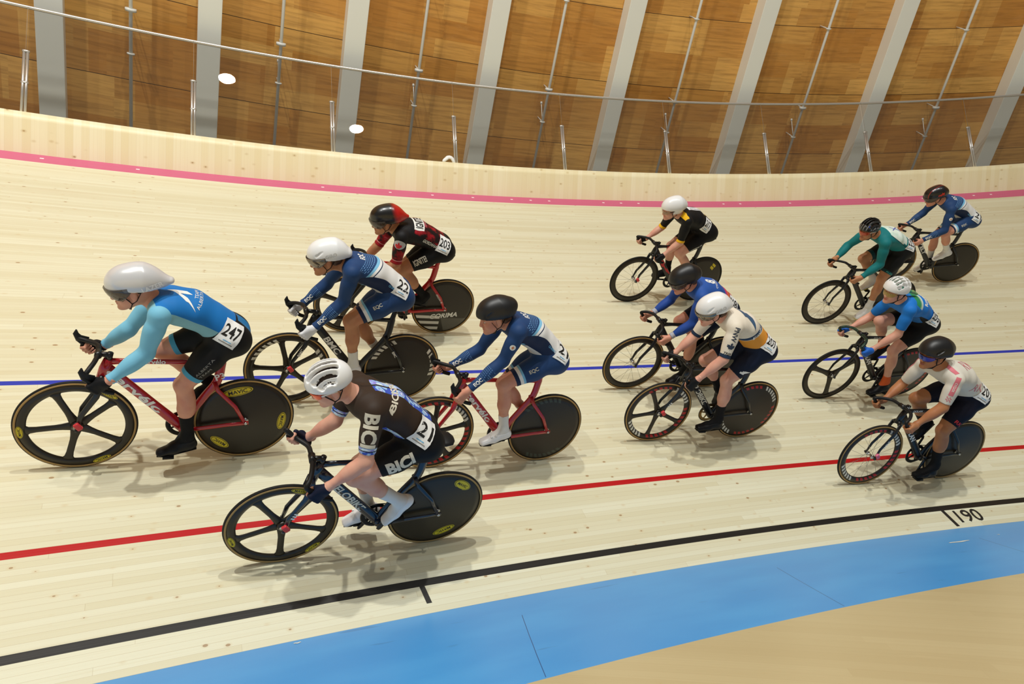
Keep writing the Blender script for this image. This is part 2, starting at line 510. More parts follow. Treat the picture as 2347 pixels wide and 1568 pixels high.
# ------------------------------------------------------------------ track bicycles (local axes: x forward, y left, z up)
RW = .336
def place(e, bk):
    th, w, psi, lam, wb = bk
    P, t, o, n = frame(th, w)
    h = t * math.cos(psi) + o * math.sin(psi)
    s = o * math.cos(psi) - t * math.sin(psi)
    u = n * math.cos(lam) - s * math.sin(lam)
    s2 = s * math.cos(lam) + n * math.sin(lam)
    L = -s2
    P = P + n * .003
    e.matrix_world = Matrix(((h.x, L.x, u.x, P.x), (h.y, L.y, u.y, P.y), (h.z, L.z, u.z, P.z), (0, 0, 0, 1)))
def lathe_geo(prof, seg=72):
    """prof: closed list of (r, y) turned about the y axis"""
    V, F = [], []; n = len(prof)
    for k in range(seg):
        t = 2 * math.pi * k / seg
        for r, y in prof: V.append((r * math.cos(t), y, r * math.sin(t)))
    for k in range(seg):
        k2 = (k + 1) % seg
        for i in range(n):
            j = (i + 1) % n
            F.append((k * n + i, k2 * n + i, k2 * n + j, k * n + j))
    return V, F
rubber = mat('black_tyre_rubber', '1a1917', .6, spec=.25)
gum = mat('tan_tyre_wall', 'b08a4e', .6)
carbon = mat('dark_carbon', '2a2316', .4)
black_gloss = mat('black_frame_paint', '131314', .34, 0, .1)
black_matt = mat('matt_black_parts', '141414', .5, spec=.3)
navy_frame = mat('midnight_frame_paint', '121a2c', .25, 0, .5)
red_frame = mat('red_frame_paint', 'b3121c', .25, 0, .5)
red_frame2 = mat('bright_red_frame_paint', 'c4171a', .28, 0, .4)
white_print = mat('white_print', 'ecebe6', .5)
cream_print = mat('cream_print', 'd8d2c0', .5)
black_print = mat('black_print', '131313', .5)
grey_print = mat('grey_print', '8d8b86', .5)
alloy = mat('polished_alloy', 'c8c8c6', .22, 1.0)
yellow_print = mat('yellow_print', 'dcc414', .45)
red_print = mat('red_print', 'c3202a', .5)
pink_print = mat('pink_print', 'd8737f', .5)
blue_print = mat('blue_print', '2c5fa5', .5)
lightblue_print = mat('lightblue_print', '6fb2dc', .5)
transp_red = mat('red_plastic', 'd0343a', .4)
transp_pink = mat('pink_plastic', 'd86a88', .4)
yellow_oval = yellow_print

def arc_build(base, arcs, stripes=None):
    def f(n):
        x, y, z = n.objc()
        r = (x * x + z * z).sqrt(); a = z.op('ARCTAN2', x) * 57.29578
        c = n.col(base)
        for a0, a1, r0, r1, col in arcs:
            # angled ends, so the marks read as slanted letter blocks
            aa = a + (r - (r0 + r1) / 2) * 90.0
            m = aa.within(a0, a1) | (aa + 360.0).within(a0, a1) | (aa - 360.0).within(a0, a1)
            c = n.mix(m & r.within(r0, r1), c, col)
        if stripes == 'corima':
            c = n.mix((z < -.10) & (x > .02) & (z.mod(.07) < .035) & (r < .30), c, 'd9d6cf')
            tri = (z < -.10) & (x < .02 - (z + .10) * .35 * -1) & (r < .30)
            hat = ((x + z) * 1.0).mod(.008) < .004
            c = n.mix(tri & (z < -.13), c, n.mix(hat, '6d6960', '3a362f'))
        return c
    return f
def letters_arc(a0, a1, nlet, r0, r1, col, fill=.6):
    out = []; st = (a1 - a0) / nlet
    for k in range(nlet): out.append((a0 + k * st, a0 + k * st + st * fill, r0, r1, col))
    return out
VISION_W = letters_arc(20, 75, 6, .255, .295, 'd8d4c8') + letters_arc(-75, -20, 6, .255, .295, 'd8d4c8') + letters_arc(140, 200, 6, .255, .295, 'd8d4c8')
VISION_RW = (letters_arc(55, 105, 5, .262, .292, 'b5231f') + letters_arc(112, 160, 6, .262, .30, 'd8d4c8') +
             letters_arc(-125, -75, 5, .262, .292, 'b5231f') + letters_arc(-65, -15, 6, .262, .30, 'd8d4c8') + letters_arc(170, 220, 5, .262, .292, 'b5231f'))
VISION_D = letters_arc(40, 110, 8, .262, .30, '3f4438') + letters_arc(-130, -60, 8, .262, .30, '3f4438')
WHEELMATS = {}
def wheel_mat(style):
    if style not in WHEELMATS:
        arcs = {'plain': [], 'white': VISION_W, 'redwhite': VISION_RW, 'dark': VISION_D, 'corima': [],
                'yellow': [(118, 134, .20, .235, 'd6c01a'), (118, 132, .245, .275, 'd6c01a')]}[style]
        WHEELMATS[style] = mat('wheel_' + style, rough=.34, spec=.4, build=arc_build('2a2216', arcs, style if style == 'corima' else None))
    return WHEELMATS[style]
POLY = {'#bar': [(-1, -1), (1, -1), (1, 1), (-1, 1)], '#step': [(-1, -.4), (-.55, -.4), (-.55, -1), (-.1, -1), (-.1, -.2), (1, -.2), (1, 1), (.2, 1), (.2, .4), (-.45, .4), (-.45, 1), (-1, 1)]}
def oval_sign(parent, ang, r, L, hgt, text, y=.0125, flip=0):
    """yellow oval with black lettering on a wheel"""
    a = math.radians(ang); c = Vector((r * math.cos(a), 0, r * math.sin(a)))
    tx = Vector((-math.sin(a), 0, math.cos(a)))          # along the rim, reading direction seen from the left
    if flip: tx = -tx
    ty = Vector((tx.z, 0, -tx.x))
    for nm, sc, m, dy in (('sign_border', 1.0, yellow_print, 0), ('sign_line', .93, black_print, .0006), ('sign_field', .87, yellow_print, .0012)):
        V = [c + tx * (L / 2 * sc * math.cos(t * math.pi / 16)) + ty * ((hgt / 2 - (1 - sc) * L * .35) * math.sin(t * math.pi / 16)) + Vector((0, y + dy, 0)) for t in range(32)]
        mesh_obj(nm, V, [tuple(range(32))], m, parent, False)
    flat_text('lettering', text, c + Vector((0, y + .0018, 0)), tx, ty, L * .62, black_print, parent, .02)
def flat_text(name, s, c, tx, ty, width, m, parent, bold=.0, shear=0.0, height=None):
    if s in POLY: P_ = np.array(POLY[s], float); V, F, sz = P_, [tuple(range(len(P_)))], P_.max(0) - P_.min(0)
    else: V, F, sz = text_geo(s, bold)
    k = width / sz[0]; ky = k if height is None else height / sz[1]
    return mesh_obj(name, [Vector(c) + tx * ((x + shear * y) * k) + ty * (y * ky) for x, y in V], F, m, parent, False)
def tyre_geo():
    P = []
    for k in range(12):
        t = 2 * math.pi * k / 12; P.append((RW - .0115 + .0115 * math.cos(t), .0115 * math.sin(t)))
    return lathe_geo(P, 96)
TYRE = tyre_geo()
GUM = join(lathe_geo([(RW - .022, .0118), (RW - .010, .0121), (RW - .010, .0105), (RW - .022, .0105)], 96),
           lathe_geo([(RW - .022, -.0118), (RW - .010, -.0121), (RW - .010, -.0105), (RW - .022, -.0105)], 96))
MESHES = {}
def shared(name, key, geo, m, parent, smooth=True):
    if key not in MESHES:
        V, F = geo() if callable(geo) else geo
        me = bpy.data.meshes.new(key); me.from_pydata([tuple(map(float, v)) for v in V], [], F)
        if smooth: me.polygons.foreach_set('use_smooth', [True] * len(me.polygons))
        me.materials.append(m); MESHES[key] = me
    return link(bpy.data.objects.new(name, MESHES[key]), parent)
def rim_geo(inner, th=.0105):
    return lathe_geo([(RW - .016, .010), (RW - .05, .0125), ((inner + RW) / 2 - .02, th + .002), (inner + .012, .009), (inner, .004), (inner, -.004), (inner + .012, -.009),
                      ((inner + RW) / 2 - .02, -th - .002), (RW - .05, -.0125), (RW - .016, -.010)], 96)
def blade_spokes(n, inner, w_hub, w_rim, ang0):
    G = []
    for k in range(n):
        a = math.radians(ang0 + 360 / n * k); d = Vector((math.cos(a), 0, math.sin(a))); t = Vector((-math.sin(a), 0, math.cos(a)))
        pts, rad = [], []
        for q in range(9):
            f = q / 8; r = .012 + (inner + .02 - .012) * f
            flare = .03 * max(0, (f - .80) / .20) ** 2 + .016 * max(0, (.32 - f) / .32)
            pts.append(d * r); rad.append((w_hub + (w_rim - w_hub) * f + flare, .0095))
        G.append(tube_geo(pts, rad, 14, True, (0, 1, 0)))
    G.append(tube_geo([(0, -.026, 0), (0, -.016, 0), (0, .016, 0), (0, .026, 0)], [.024, .034, .034, .024], 20))
    return join(*G)
def wire_spokes():
    G = []; rng = random.Random(2)
    for k in range(20):
        a = 2 * math.pi * k / 20; s = 1 if k % 2 else -1
        a2 = a + (.9 if (k // 2) % 2 else -.9)
        p = Vector((.020 * math.cos(a2), .030 * s, .020 * math.sin(a2))); q = Vector((.262 * math.cos(a), .004 * s, .262 * math.sin(a)))
        G.append(tube_geo([p, q], .0012, 5))
    return join(*G)
def hub_geo(): return tube_geo([(0, -.05, 0), (0, -.036, 0), (0, -.034, 0), (0, -.028, 0), (0, -.024, 0), (0, .024, 0), (0, .028, 0), (0, .034, 0), (0, .036, 0), (0, .05, 0)],
                               [.006, .006, .021, .021, .012, .012, .021, .021, .006, .006], 18)
def disc_geo():
    return lathe_geo([(RW - .014, .0095), (.27, .0125), (.16, .0165), (.05, .0215), (.018, .0235), (.001, .0238), (.001, -.0238), (.018, -.0235), (.05, -.0215), (.16, -.0165), (.27, -.0125), (RW - .014, -.0095)], 96)
def wheel(parent, name, x, kind, style, ang=0, gumwall=True, signs=()):
    m = wheel_mat(style)
    if kind == 'disc': w = shared(name, 'disc_' + style, disc_geo, m, parent)
    elif kind == 'five': w = shared(name, 'five_%s_%d' % (style, ang), lambda: join(rim_geo(.262), blade_spokes(5, .262, .020, .021, ang)), m, parent)
    elif kind == 'three': w = shared(name, 'three_%s_%d' % (style, ang), lambda: join(rim_geo(.272), blade_spokes(3, .272, .026, .030, ang)), m, parent)
    elif kind == 'four': w = shared(name, 'four_%s_%d' % (style, ang), lambda: join(rim_geo(.275), blade_spokes(4, .275, .022, .028, ang)), m, parent)
    else: w = shared(name, 'deep_' + style, lambda: rim_geo(.256), m, parent)
    w.location = (x, 0, RW)
    shared('tyre', 'tyre', TYRE, rubber, w)
    if gumwall: shared('tyre_wall', 'tyre_wall', GUM, gum, w)
    if kind == 'deep': shared('spokes', 'wire', wire_spokes, mat('spoke_steel', '9a9890', .3, 1.0), w)
    shared('hub', 'hub', hub_geo, alloy if kind != 'deep' or ang else black_matt, w)
    for s in signs:
        y = .0125 + (.0 if kind != 'disc' else max(0, (.27 - s[1])) * .045)
        oval_sign(w, *s, y=y + .001)
    return w
def bike(bk, B):
    wb = bk[4]
    e = bpy.data.objects.new('track_bike', None); link(e); place(e, bk)
    tag(e, B['label'], 'bicycle', 'track bicycles in the race')
    fm = B['frame']; A = Vector((-wb / 2, 0, RW)); Fx = Vector((wb / 2, 0, RW)); BB = Vector((-wb / 2 + .395, 0, .285))
    hx = wb / 2 - .485
    HB, HT = Vector((.343 + hx, 0, .700)), Vector((.303 + hx, 0, .832)); DT = Vector((.312 + hx, 0, .765)); SC = Vector((-.325, 0, .800))
    fr = [tube_geo([HB - EZ * .012 + EX * .003, (HB + HT) / 2, HT], [(.030, .020), (.034, .021), (.026, .019)], 14, True, EY)]
    d = (BB - DT)
    fr.append(tube_geo([DT, DT + d * .15, DT + d * .6, DT + d * .93, BB], [(.036, .016), (.034, .0165), (.033, .018), (.036, .024), (.036, .034)], 14, True, EY))
    fr.append(tube_geo([HT - EZ * .018, HT - EZ * .016 - EX * .1, SC + EX * .12 + EZ * .003, SC], [(.024, .015), (.018, .014), (.017, .014), (.019, .014)], 12, True, EY))
    st = smooth_path([BB + Vector((-.01, 0, .0)), BB + Vector((-.045, 0, .10)), Vector((-.235, 0, .54)), Vector((-.305, 0, .66)), SC, Vector((-.345, 0, .885))], 4)
    fr.append(tube_geo(st, [(.034, .017)] * 4 + [(.030, .015)] * (len(st) - 8) + [(.022, .013)] * 4, 12, True, EY))
    fr.append(tube_geo([BB - EY * .038, BB + EY * .038], .024, 16))
    frame_o = mesh_obj('frame', *join(*fr), fm, e)
    for s in (-1, 1):
        rear = tube_geo([Vector((-.285, .012 * s, .655)), Vector((-.31, .036 * s, .60)), Vector(((-.31 + A.x) / 2 - .02, .050 * s, .47)), A + Vector((.01, .058 * s, .01))],
                        [(.016, .008), (.015, .007), (.014, .0065), (.012, .006)], 10, True, EY)
        mesh_obj('seat_stay', *rear, fm, frame_o)
        ch = tube_geo([BB + Vector((-.015, .026 * s, -.0)), BB + Vector((-.08, .038 * s, .005)), A + Vector((.12, .052 * s, -.014)), A + Vector((-.02, .058 * s, 0))],
                      [(.020, .010), (.017, .009), (.015, .008), (.016, .006)], 10, True, EY)
        mesh_obj('chain_stay', *ch, fm, frame_o)
        ax = tube_geo([A + EY * (.056 * s), A + EY * (.072 * s)], [.011, .010], 12)
        mesh_obj('axle_nut', *ax, alloy, frame_o)
    ff = B.get('fork', fm)
    fk = [tube_geo([HB - EY * .043 + EZ * -.02, HB - EY * .02 + EZ * .004, HB + EY * .02 + EZ * .004, HB + EY * .043 + EZ * -.02], [(.020, .018)] * 4, 10, True, EX)]
    for s in (-1, 1):
        fk.append(tube_geo([HB + Vector((.0, .043 * s, -.005)), HB + Vector((.03, .047 * s, -.12)), Fx + Vector((-.025, .052 * s, .10)), Fx + Vector((0, .056 * s, -.012))],
                           [(.021, .009), (.020, .008), (.016, .007), (.011, .006)], 10, True, EY))
        fk.append(tube_geo([Fx + EY * (.05 * s), Fx + EY * (.068 * s)], .010, 12))
    fork = mesh_obj('fork', *join(*fk), ff, e)
    if B.get('chip'):
        p = Fx + Vector((-.012, .066, .035))
        V, F = box_geo(p, Vector((.8, 0, -.6)).normalized(), EY, Vector((.6, 0, .8)), .017, .012, .026)
        c = mesh_obj('timing_transponder', V, F, B['chip'], fork); bv = c.modifiers.new('b', 'BEVEL'); bv.width = .007; bv.segments = 3
    if B.get('forkstripe'):
        flat_text('lettering', B['forkstripe'], Fx + Vector((-.055, .0625, .125)), Vector((-.45, 0, .9)).normalized(), Vector((.9, 0, .45)).normalized(), .05, white_print, fork, .02, 0, .024)
    # wheels
    wheel(e, 'front_wheel', wb / 2, B['fw'], B.get('fstyle', 'plain'), B.get('fang', 0), B.get('gum', True), B.get('fsigns', ()))
    rw = wheel(e, 'rear_wheel', -wb / 2, 'disc', B.get('rstyle', 'plain'), 0, B.get('gum', True), B.get('rsigns', ()))
    for (txt, x, z, w_, ang, m) in B.get('rtext', ()):
        a = math.radians(ang); tx = Vector((-math.cos(a), 0, math.sin(a))); ty = Vector((math.sin(a), 0, math.cos(a)))
        flat_text('lettering', txt, Vector((x, .0205, z)), tx, ty, w_, m, rw, .03, .25)
    # saddle and post
    sp = mesh_obj('seatpost', *tube_geo([(-.335, 0, .84), (-.352, 0, .925)], [(.018, .011)] * 2, 10, True, EY), black_gloss if fm is not red_frame2 else fm, e)
    pts = [(-.485, 0, .958), (-.465, 0, .960), (-.42, 0, .957), (-.36, 0, .950), (-.30, 0, .947), (-.24, 0, .944), (-.205, 0, .936)]
    rad = [(.008, .03), (.016, .062), (.022, .068), (.022, .050), (.020, .030), (.018, .021), (.010, .012)]
    sd = mesh_obj('saddle', *tube_geo(pts, rad, 18, True, EY), black_matt, e)
    for s in (-1, 1):
        mesh_obj('saddle_rail', *tube_geo([(-.44, .022 * s, .945), (-.40, .022 * s, .926), (-.31, .022 * s, .926), (-.25, .014 * s, .938)], .0035, 8), alloy, sd)
    # cockpit
    C = Vector(B.get('clamp', (.365, 0, .868)))
    stem = mesh_obj('stem', *join(tube_geo([HT + EZ * -.005, HT + EZ * .045 - EX * .012], [.019, .017], 14),
                                  tube_geo([HT + EZ * .028 - EX * .014, C], [(.019, .015), (.016, .017)], 12, True, EY),
                                  tube_geo([C - EY * .03, C + EY * .03], .021, 14)), black_gloss, e)
    if B.get('stemtext'):
        flat_text('lettering', B['stemtext'], (HT + EZ * .028 - EX * .014 + C) / 2 + Vector((0, .0175, .002)), Vector((-.94, 0, -.25)).normalized(), Vector((-.25, 0, .94)).normalized(), .075, white_print, stem, .02)
    bar_m = B.get('bar', black_matt)
    J = B['J']
    G = []
    for s, key in ((1, 'haL'), (-1, 'haR')):
        h = Vector(J[key]); y = h.y
        a = GRIP
        low = [h - a * .045, h - a * .075 - EX * .03 + EZ * .004]
        P = [C + EY * (.0 * s), C + Vector((.004, .05 * s, .002)), C + Vector((.014, .11 * s, .0)), Vector(((C.x + h.x) / 2 + .035, y - .028 * s, (C.z * .75 + h.z * .25) + .012)),
             h + a * .085 + EX * .004 + EZ * -.004, h + a * .045 + EX * .010, h + a * .0, h - a * .045 - EX * .012, h - a * .066 - EX * .052]
        P = smooth_path(P, 5)
        G.append(tube_geo(P, [.0146] * len(P), 10))
    bars = mesh_obj('handlebar', *join(*G), bar_m, e)
    if B.get('horn'):
        for s, key in ((1, 'haL'), (-1, 'haR')):
            h = Vector(J[key]); a = GRIP
            b0 = h + a * .07
            V, F = tube_geo([b0 - EX * .04, b0 + EX * .012 + EZ * .012, b0 + Vector((.026, 0, .045)), b0 + Vector((.022, 0, .072))], [(.020, .011), (.026, .011), (.016, .008), (.004, .004)], 12, True, EY)
            mesh_obj('bar_horn', V, F, black_matt, bars)
    # drive side and pedals
    ca = B['crank']
    cr = [tube_geo([BB - EY * .062, BB + EY * .062], .014, 12)]
    ring = lathe_geo([(.096, -.002), (.099, -.0), (.096, .002), (.076, .002), (.072, 0), (.076, -.002)], 48)
    V, F = ring
    tg = []
    for k in range(49):
        a = 2 * math.pi * k / 49; tg.append(tube_geo([(.095 * math.cos(a), 0, .095 * math.sin(a)), (.1035 * math.cos(a), 0, .1035 * math.sin(a))], [.003, .0015], 4))
    arms = []
    for k in range(5):
        a = ca + 2 * math.pi * k / 5 + .6; arms.append(tube_geo([(0, 0, 0), (.08 * math.cos(a), 0, .08 * math.sin(a))], [.010, .006], 6))
    V, F = join(ring, *tg, *arms)
    cring = mesh_obj('chainring', [Vector(v) + BB - EY * .042 for v in V], F, B.get('ring', black_matt), e)
    for s, aa in ((1, ca), (-1, ca + math.pi)):
        dd = Vector((math.cos(aa), 0, math.sin(aa))); p = BB + EY * (.066 * s); q = BB + dd * .168 + EY * (.074 * s)
        cr_o = mesh_obj('crank_arm', *tube_geo([p - dd * .015, p, p + (q - p) * .5, q, q + dd * .012], [(.014, .008), (.017, .010), (.013, .008), (.013, .008), (.007, .006)], 12, True, EY), black_gloss, e)
        pc = BB + dd * .168 + EY * (.122 * s)
        V, F = join(box_geo(pc, EX, EY, EZ, .034, .030, .008), tube_geo([q, pc + EY * (.02 * s)], .007, 8))
        pd = mesh_obj('pedal', V, F, black_matt, cr_o)
    cb = []
    for k in range(-9, 10):
        t = math.pi / 2 * k / 9; cb.append(BB + Vector((.101 * math.cos(t), -.042, .101 * math.sin(t))))
    rb = [A + Vector((.030 * math.cos(t), -.042, .030 * math.sin(t))) for t in [math.pi / 2 + math.pi * k / 10 for k in range(11)]]
    loop = cb + rb + [cb[0]]
    mesh_obj('chain', *tube_geo(loop, [(.004, .0028)] * len(loop), 6, True, EY), mat('chain_steel', '6a6660', .35, 1.0), e)
    # lettering on the frame
    for (txt, where, m, wd, t0) in B.get('text', ()):
        if where == 'down':
            c = DT + d * t0 + EY * .0185; tx = d.normalized(); ty = Vector((d.z, 0, -d.x)).normalized()
            if ty.z < 0: ty = -ty
            flat_text('lettering', txt, c, tx, ty, wd, m, frame_o, .03, .12, B.get('texth', .05))
        elif where == 'top':
            flat_text('lettering' if txt[0] != '#' else 'paint_stripe', txt, HT + Vector((-t0, .0165, -.014)), -EX, EZ, wd, m, frame_o, .02, 0, .020 if txt[0] == '#' else None)
        elif where == 'stay':
            p0, p1 = Vector((-.315, .047, .59)), A + Vector((.03, .064, .06)); dd = (p1 - p0).normalized()
            flat_text('lettering', txt, p0 + (p1 - p0) * t0 + EY * .010, dd, Vector((dd.z, 0, -dd.x)), wd, m, frame_o, .02)
        elif where == 'seat':
            flat_text('lettering', txt, Vector((-.318, .0165, .70)), Vector((-.93, 0, .36)), Vector((.36, 0, .93)), wd, m, frame_o, .02)
        elif where == 'fork':
            p0, p1 = HB + Vector((.02, .056, -.10)), Fx + Vector((-.02, .064, .06)); dd = (p0 - p1).normalized()
            flat_text('lettering', txt, p0 + (p1 - p0) * t0, dd, Vector((dd.z, 0, -dd.x)), wd, m, fork, .02)
    return e
GRIP = Vector((.62, 0, .78)).normalized()
# ------------------------------------------------------------------ bodies: smooth blended solids meshed on a grid
class Grid:
    def __init__(s, lo, hi, h):
        s.h = h; s.o = np.array(lo, np.float32); s.n = np.ceil((np.array(hi) - lo) / h).astype(int) + 1
        s.ax = [s.o[i] + h * np.arange(s.n[i], dtype=np.float32) for i in range(3)]
        s.f = {}
    def sl(s, lo, hi):
        a = np.clip(np.floor((np.array(lo) - s.o) / s.h).astype(int), 0, s.n - 1)
        b = np.clip(np.ceil((np.array(hi) - s.o) / s.h).astype(int) + 1, 1, s.n)
        return tuple(slice(int(x), int(max(y, x + 1))) for x, y in zip(a, b))
    def get(s, g):
        if g not in s.f: s.f[g] = np.full(s.n, .3, np.float32)
        return s.f[g]
    def P(s, sl):
        return np.meshgrid(*[s.ax[i][sl[i]] for i in range(3)], indexing='ij', sparse=True)
    def add(s, g, fn, lo, hi, k, sub=False, pad=.05):
        F = s.get(g); sl = s.sl(np.array(lo) - k - pad, np.array(hi) + k + pad)
        x, y, z = s.P(sl); d = fn(x, y, z).astype(np.float32)
        a = F[sl]
        if sub: F[sl] = -smin(-a, d, k)
        else: F[sl] = smin(a, d, k)
    def full(s): return s.P(tuple(slice(0, int(q)) for q in s.n))
    # primitives
    def rc(s, g, A, B, ra, rb, k=.02, sub=False):
        A, B = np.array(A, np.float32), np.array(B, np.float32); d = B - A; L2 = float(d @ d) + 1e-12
        def fn(x, y, z):
            px, py, pz = x - A[0], y - A[1], z - A[2]
            t = np.clip((px * d[0] + py * d[1] + pz * d[2]) / L2, 0, 1)
            return np.sqrt((px - t * d[0]) ** 2 + (py - t * d[1]) ** 2 + (pz - t * d[2]) ** 2) - (ra + (rb - ra) * t)
        r = max(ra, rb); s.add(g, fn, np.minimum(A, B) - r, np.maximum(A, B) + r, k, sub)
    def el(s, g, C, M, r, k=.02, sub=False):
        """ellipsoid: centre, 3 axis rows, radii"""
        C = np.array(C, np.float32); M = np.array(M, np.float32); R = max(r)
        def fn(x, y, z):
            px, py, pz = x - C[0], y - C[1], z - C[2]
            k0 = 0; k1 = 0
            for i in range(3):
                q = px * M[i][0] + py * M[i][1] + pz * M[i][2]
                k0 = k0 + (q / r[i]) ** 2; k1 = k1 + (q / r[i] ** 2) ** 2
            k0 = np.sqrt(k0); return k0 * (k0 - 1) / np.sqrt(k1 + 1e-9)
        s.add(g, fn, C - R, C + R, k, sub)
    def ec(s, g, A, B, a, b, lat, k=.03):
        """tapered capsule with an elliptical section; a, b = (lateral, dorsal) radii"""
        A, B = np.array(A, np.float32), np.array(B, np.float32); d = B - A; L = np.linalg.norm(d); e = d / L
        u = np.array(lat, np.float32); u = u - e * (u @ e); u /= np.linalg.norm(u); v = np.cross(e, u)
        def fn(x, y, z):
            px, py, pz = x - A[0], y - A[1], z - A[2]
            w = px * e[0] + py * e[1] + pz * e[2]; t = np.clip(w / L, 0, 1)
            ru = a[0] + (b[0] - a[0]) * t; rv = a[1] + (b[1] - a[1]) * t; rw = np.minimum(ru, rv)
            qu = px * u[0] + py * u[1] + pz * u[2]; qv = px * v[0] + py * v[1] + pz * v[2]; qw = w - t * L
            k0 = np.sqrt((qu / ru) ** 2 + (qv / rv) ** 2 + (qw / rw) ** 2)
            k1 = np.sqrt((qu / ru ** 2) ** 2 + (qv / rv ** 2) ** 2 + (qw / rw ** 2) ** 2) + 1e-9
            return k0 * (k0 - 1) / k1
        R = max(a + b); s.add(g, fn, np.minimum(A, B) - R, np.maximum(A, B) + R, k)
def smin(a, b, k):
    h = np.maximum(k - np.abs(a - b), 0) / k
    return np.minimum(a, b) - h * h * (k / 4)
def smin_(k, *fs):
    r = fs[0]
    for f in fs[1:]: r = smin(r, f, k)
    return r
CORN = [(i, j, l) for i in (0, 1) for j in (0, 1) for l in (0, 1)]
EDG = [(a, b) for a in range(8) for b in range(a + 1, 8) if sum(abs(p - q) for p, q in zip(CORN[a], CORN[b])) == 1]
def surface_net(F, o, h):
    F = np.pad(F, 1, constant_values=.3); o = np.array(o) - h
    S = F < 0
    nx, ny, nz = [q - 1 for q in F.shape]
    c = np.zeros((nx, ny, nz), np.uint8)
    for i, j, l in CORN: c += S[i:i + nx, j:j + ny, l:l + nz]
    idx = np.argwhere((c > 0) & (c < 8))
    if len(idx) == 0: return np.zeros((0, 3)), np.zeros((0, 4), int)
    vals = np.stack([F[idx[:, 0] + i, idx[:, 1] + j, idx[:, 2] + l] for i, j, l in CORN], 1)
    acc = np.zeros((len(idx), 3)); cnt = np.zeros(len(idx))
    for a, b in EDG:
        va, vb = vals[:, a], vals[:, b]; m = (va < 0) != (vb < 0)
        t = np.where(m, va / np.where(m, va - vb, 1), 0)[:, None]
        p = np.array(CORN[a]) * (1 - t) + np.array(CORN[b]) * t
        acc += p * m[:, None]; cnt += m
    V = o + h * (idx + acc / cnt[:, None])
    ID = np.full((nx, ny, nz), -1, np.int32); ID[idx[:, 0], idx[:, 1], idx[:, 2]] = np.arange(len(idx))
    Q = []
    for ax in range(3):
        sl0 = [slice(1, -1)] * 3; sl1 = [slice(1, -1)] * 3
        sl0[ax] = slice(1, -2); sl1[ax] = slice(2, -1)
        A, B = S[tuple(sl0)], S[tuple(sl1)]
        e = np.argwhere(A != B) + 1
        if len(e) == 0: continue
        u, v = [(1, 2), (2, 0), (0, 1)][ax]
        du, dv = np.zeros(3, int), np.zeros(3, int); du[u] = 1; dv[v] = 1
        q = np.stack([ID[tuple((e - du - dv).T)], ID[tuple((e - dv).T)], ID[tuple(e.T)], ID[tuple((e - du).T)]], 1)
        ins = S[tuple(e.T)]
        q[~ins] = q[~ins][:, ::-1]
        Q.append(q)
    Q = np.concatenate(Q)
    return V, Q[(Q >= 0).all(1)]
def biggest(V, Q):
    n = len(V); lab = np.arange(n)
    while True:
        m = lab[Q].min(1); new = lab.copy()
        for k in range(4): np.minimum.at(new, Q[:, k], m)
        new = new[new]
        if (new == lab).all(): break
        lab = new
    keep = lab == np.bincount(lab).argmax(); ix = np.cumsum(keep) - 1
    return V[keep], ix[Q[keep[Q].all(1)]]
def relax(V, Q, it=2, lam=.5):
    for _ in range(it):
        S = np.zeros_like(V); C = np.zeros(len(V))
        for i in range(4):
            a, b = Q[:, i], Q[:, (i + 1) % 4]
            np.add.at(S, a, V[b]); np.add.at(C, a, 1); np.add.at(S, b, V[a]); np.add.at(C, b, 1)
        V = V + lam * (S / np.maximum(C, 1)[:, None] - V)
    return V
def nrm(v):
    v = np.array(v, float); return v / np.linalg.norm(v)
def rotY(p):      # pitch nose down positive
    c, s = math.cos(p), math.sin(p); return np.array([[c, 0, -s], [0, 1, 0], [s, 0, c]])
def head_axes(pitch, yaw, roll=0):
    f = np.array([math.cos(pitch) * math.cos(yaw), math.cos(pitch) * math.sin(yaw), -math.sin(pitch)])
    l = np.array([-math.sin(yaw), math.cos(yaw), 0]); u = np.cross(f, l)
    c, s = math.cos(roll), math.sin(roll)
    return np.array([f, c * l + s * u, c * u - s * l])

def skin_mat(tone, lips, brow):
    def f(n):
        x, y, z = n.attr('hc')
        c = n.col(tone)
        nz = n.noise(n.new('ShaderNodeTexCoord').outputs['Object'], 14, 3)
        c = n.mix(n.ramp(nz, .4, .75) * .25, c, lips)
        q = ((z + .0685) / .0085) * ((z + .0685) / .0085) + (y / .023) * (y / .023)
        c = n.mix((q < 1.0) & (x > .07), c, lips)
        b = (z - .021 - y.abs() * .08).abs() < .0045
        c = n.mix(b & (y.abs()).within(.014, .05) & (x > .06), c, brow)
        return c
    return mat('skin_%s' % tone, rough=.5, spec=.35, build=f)

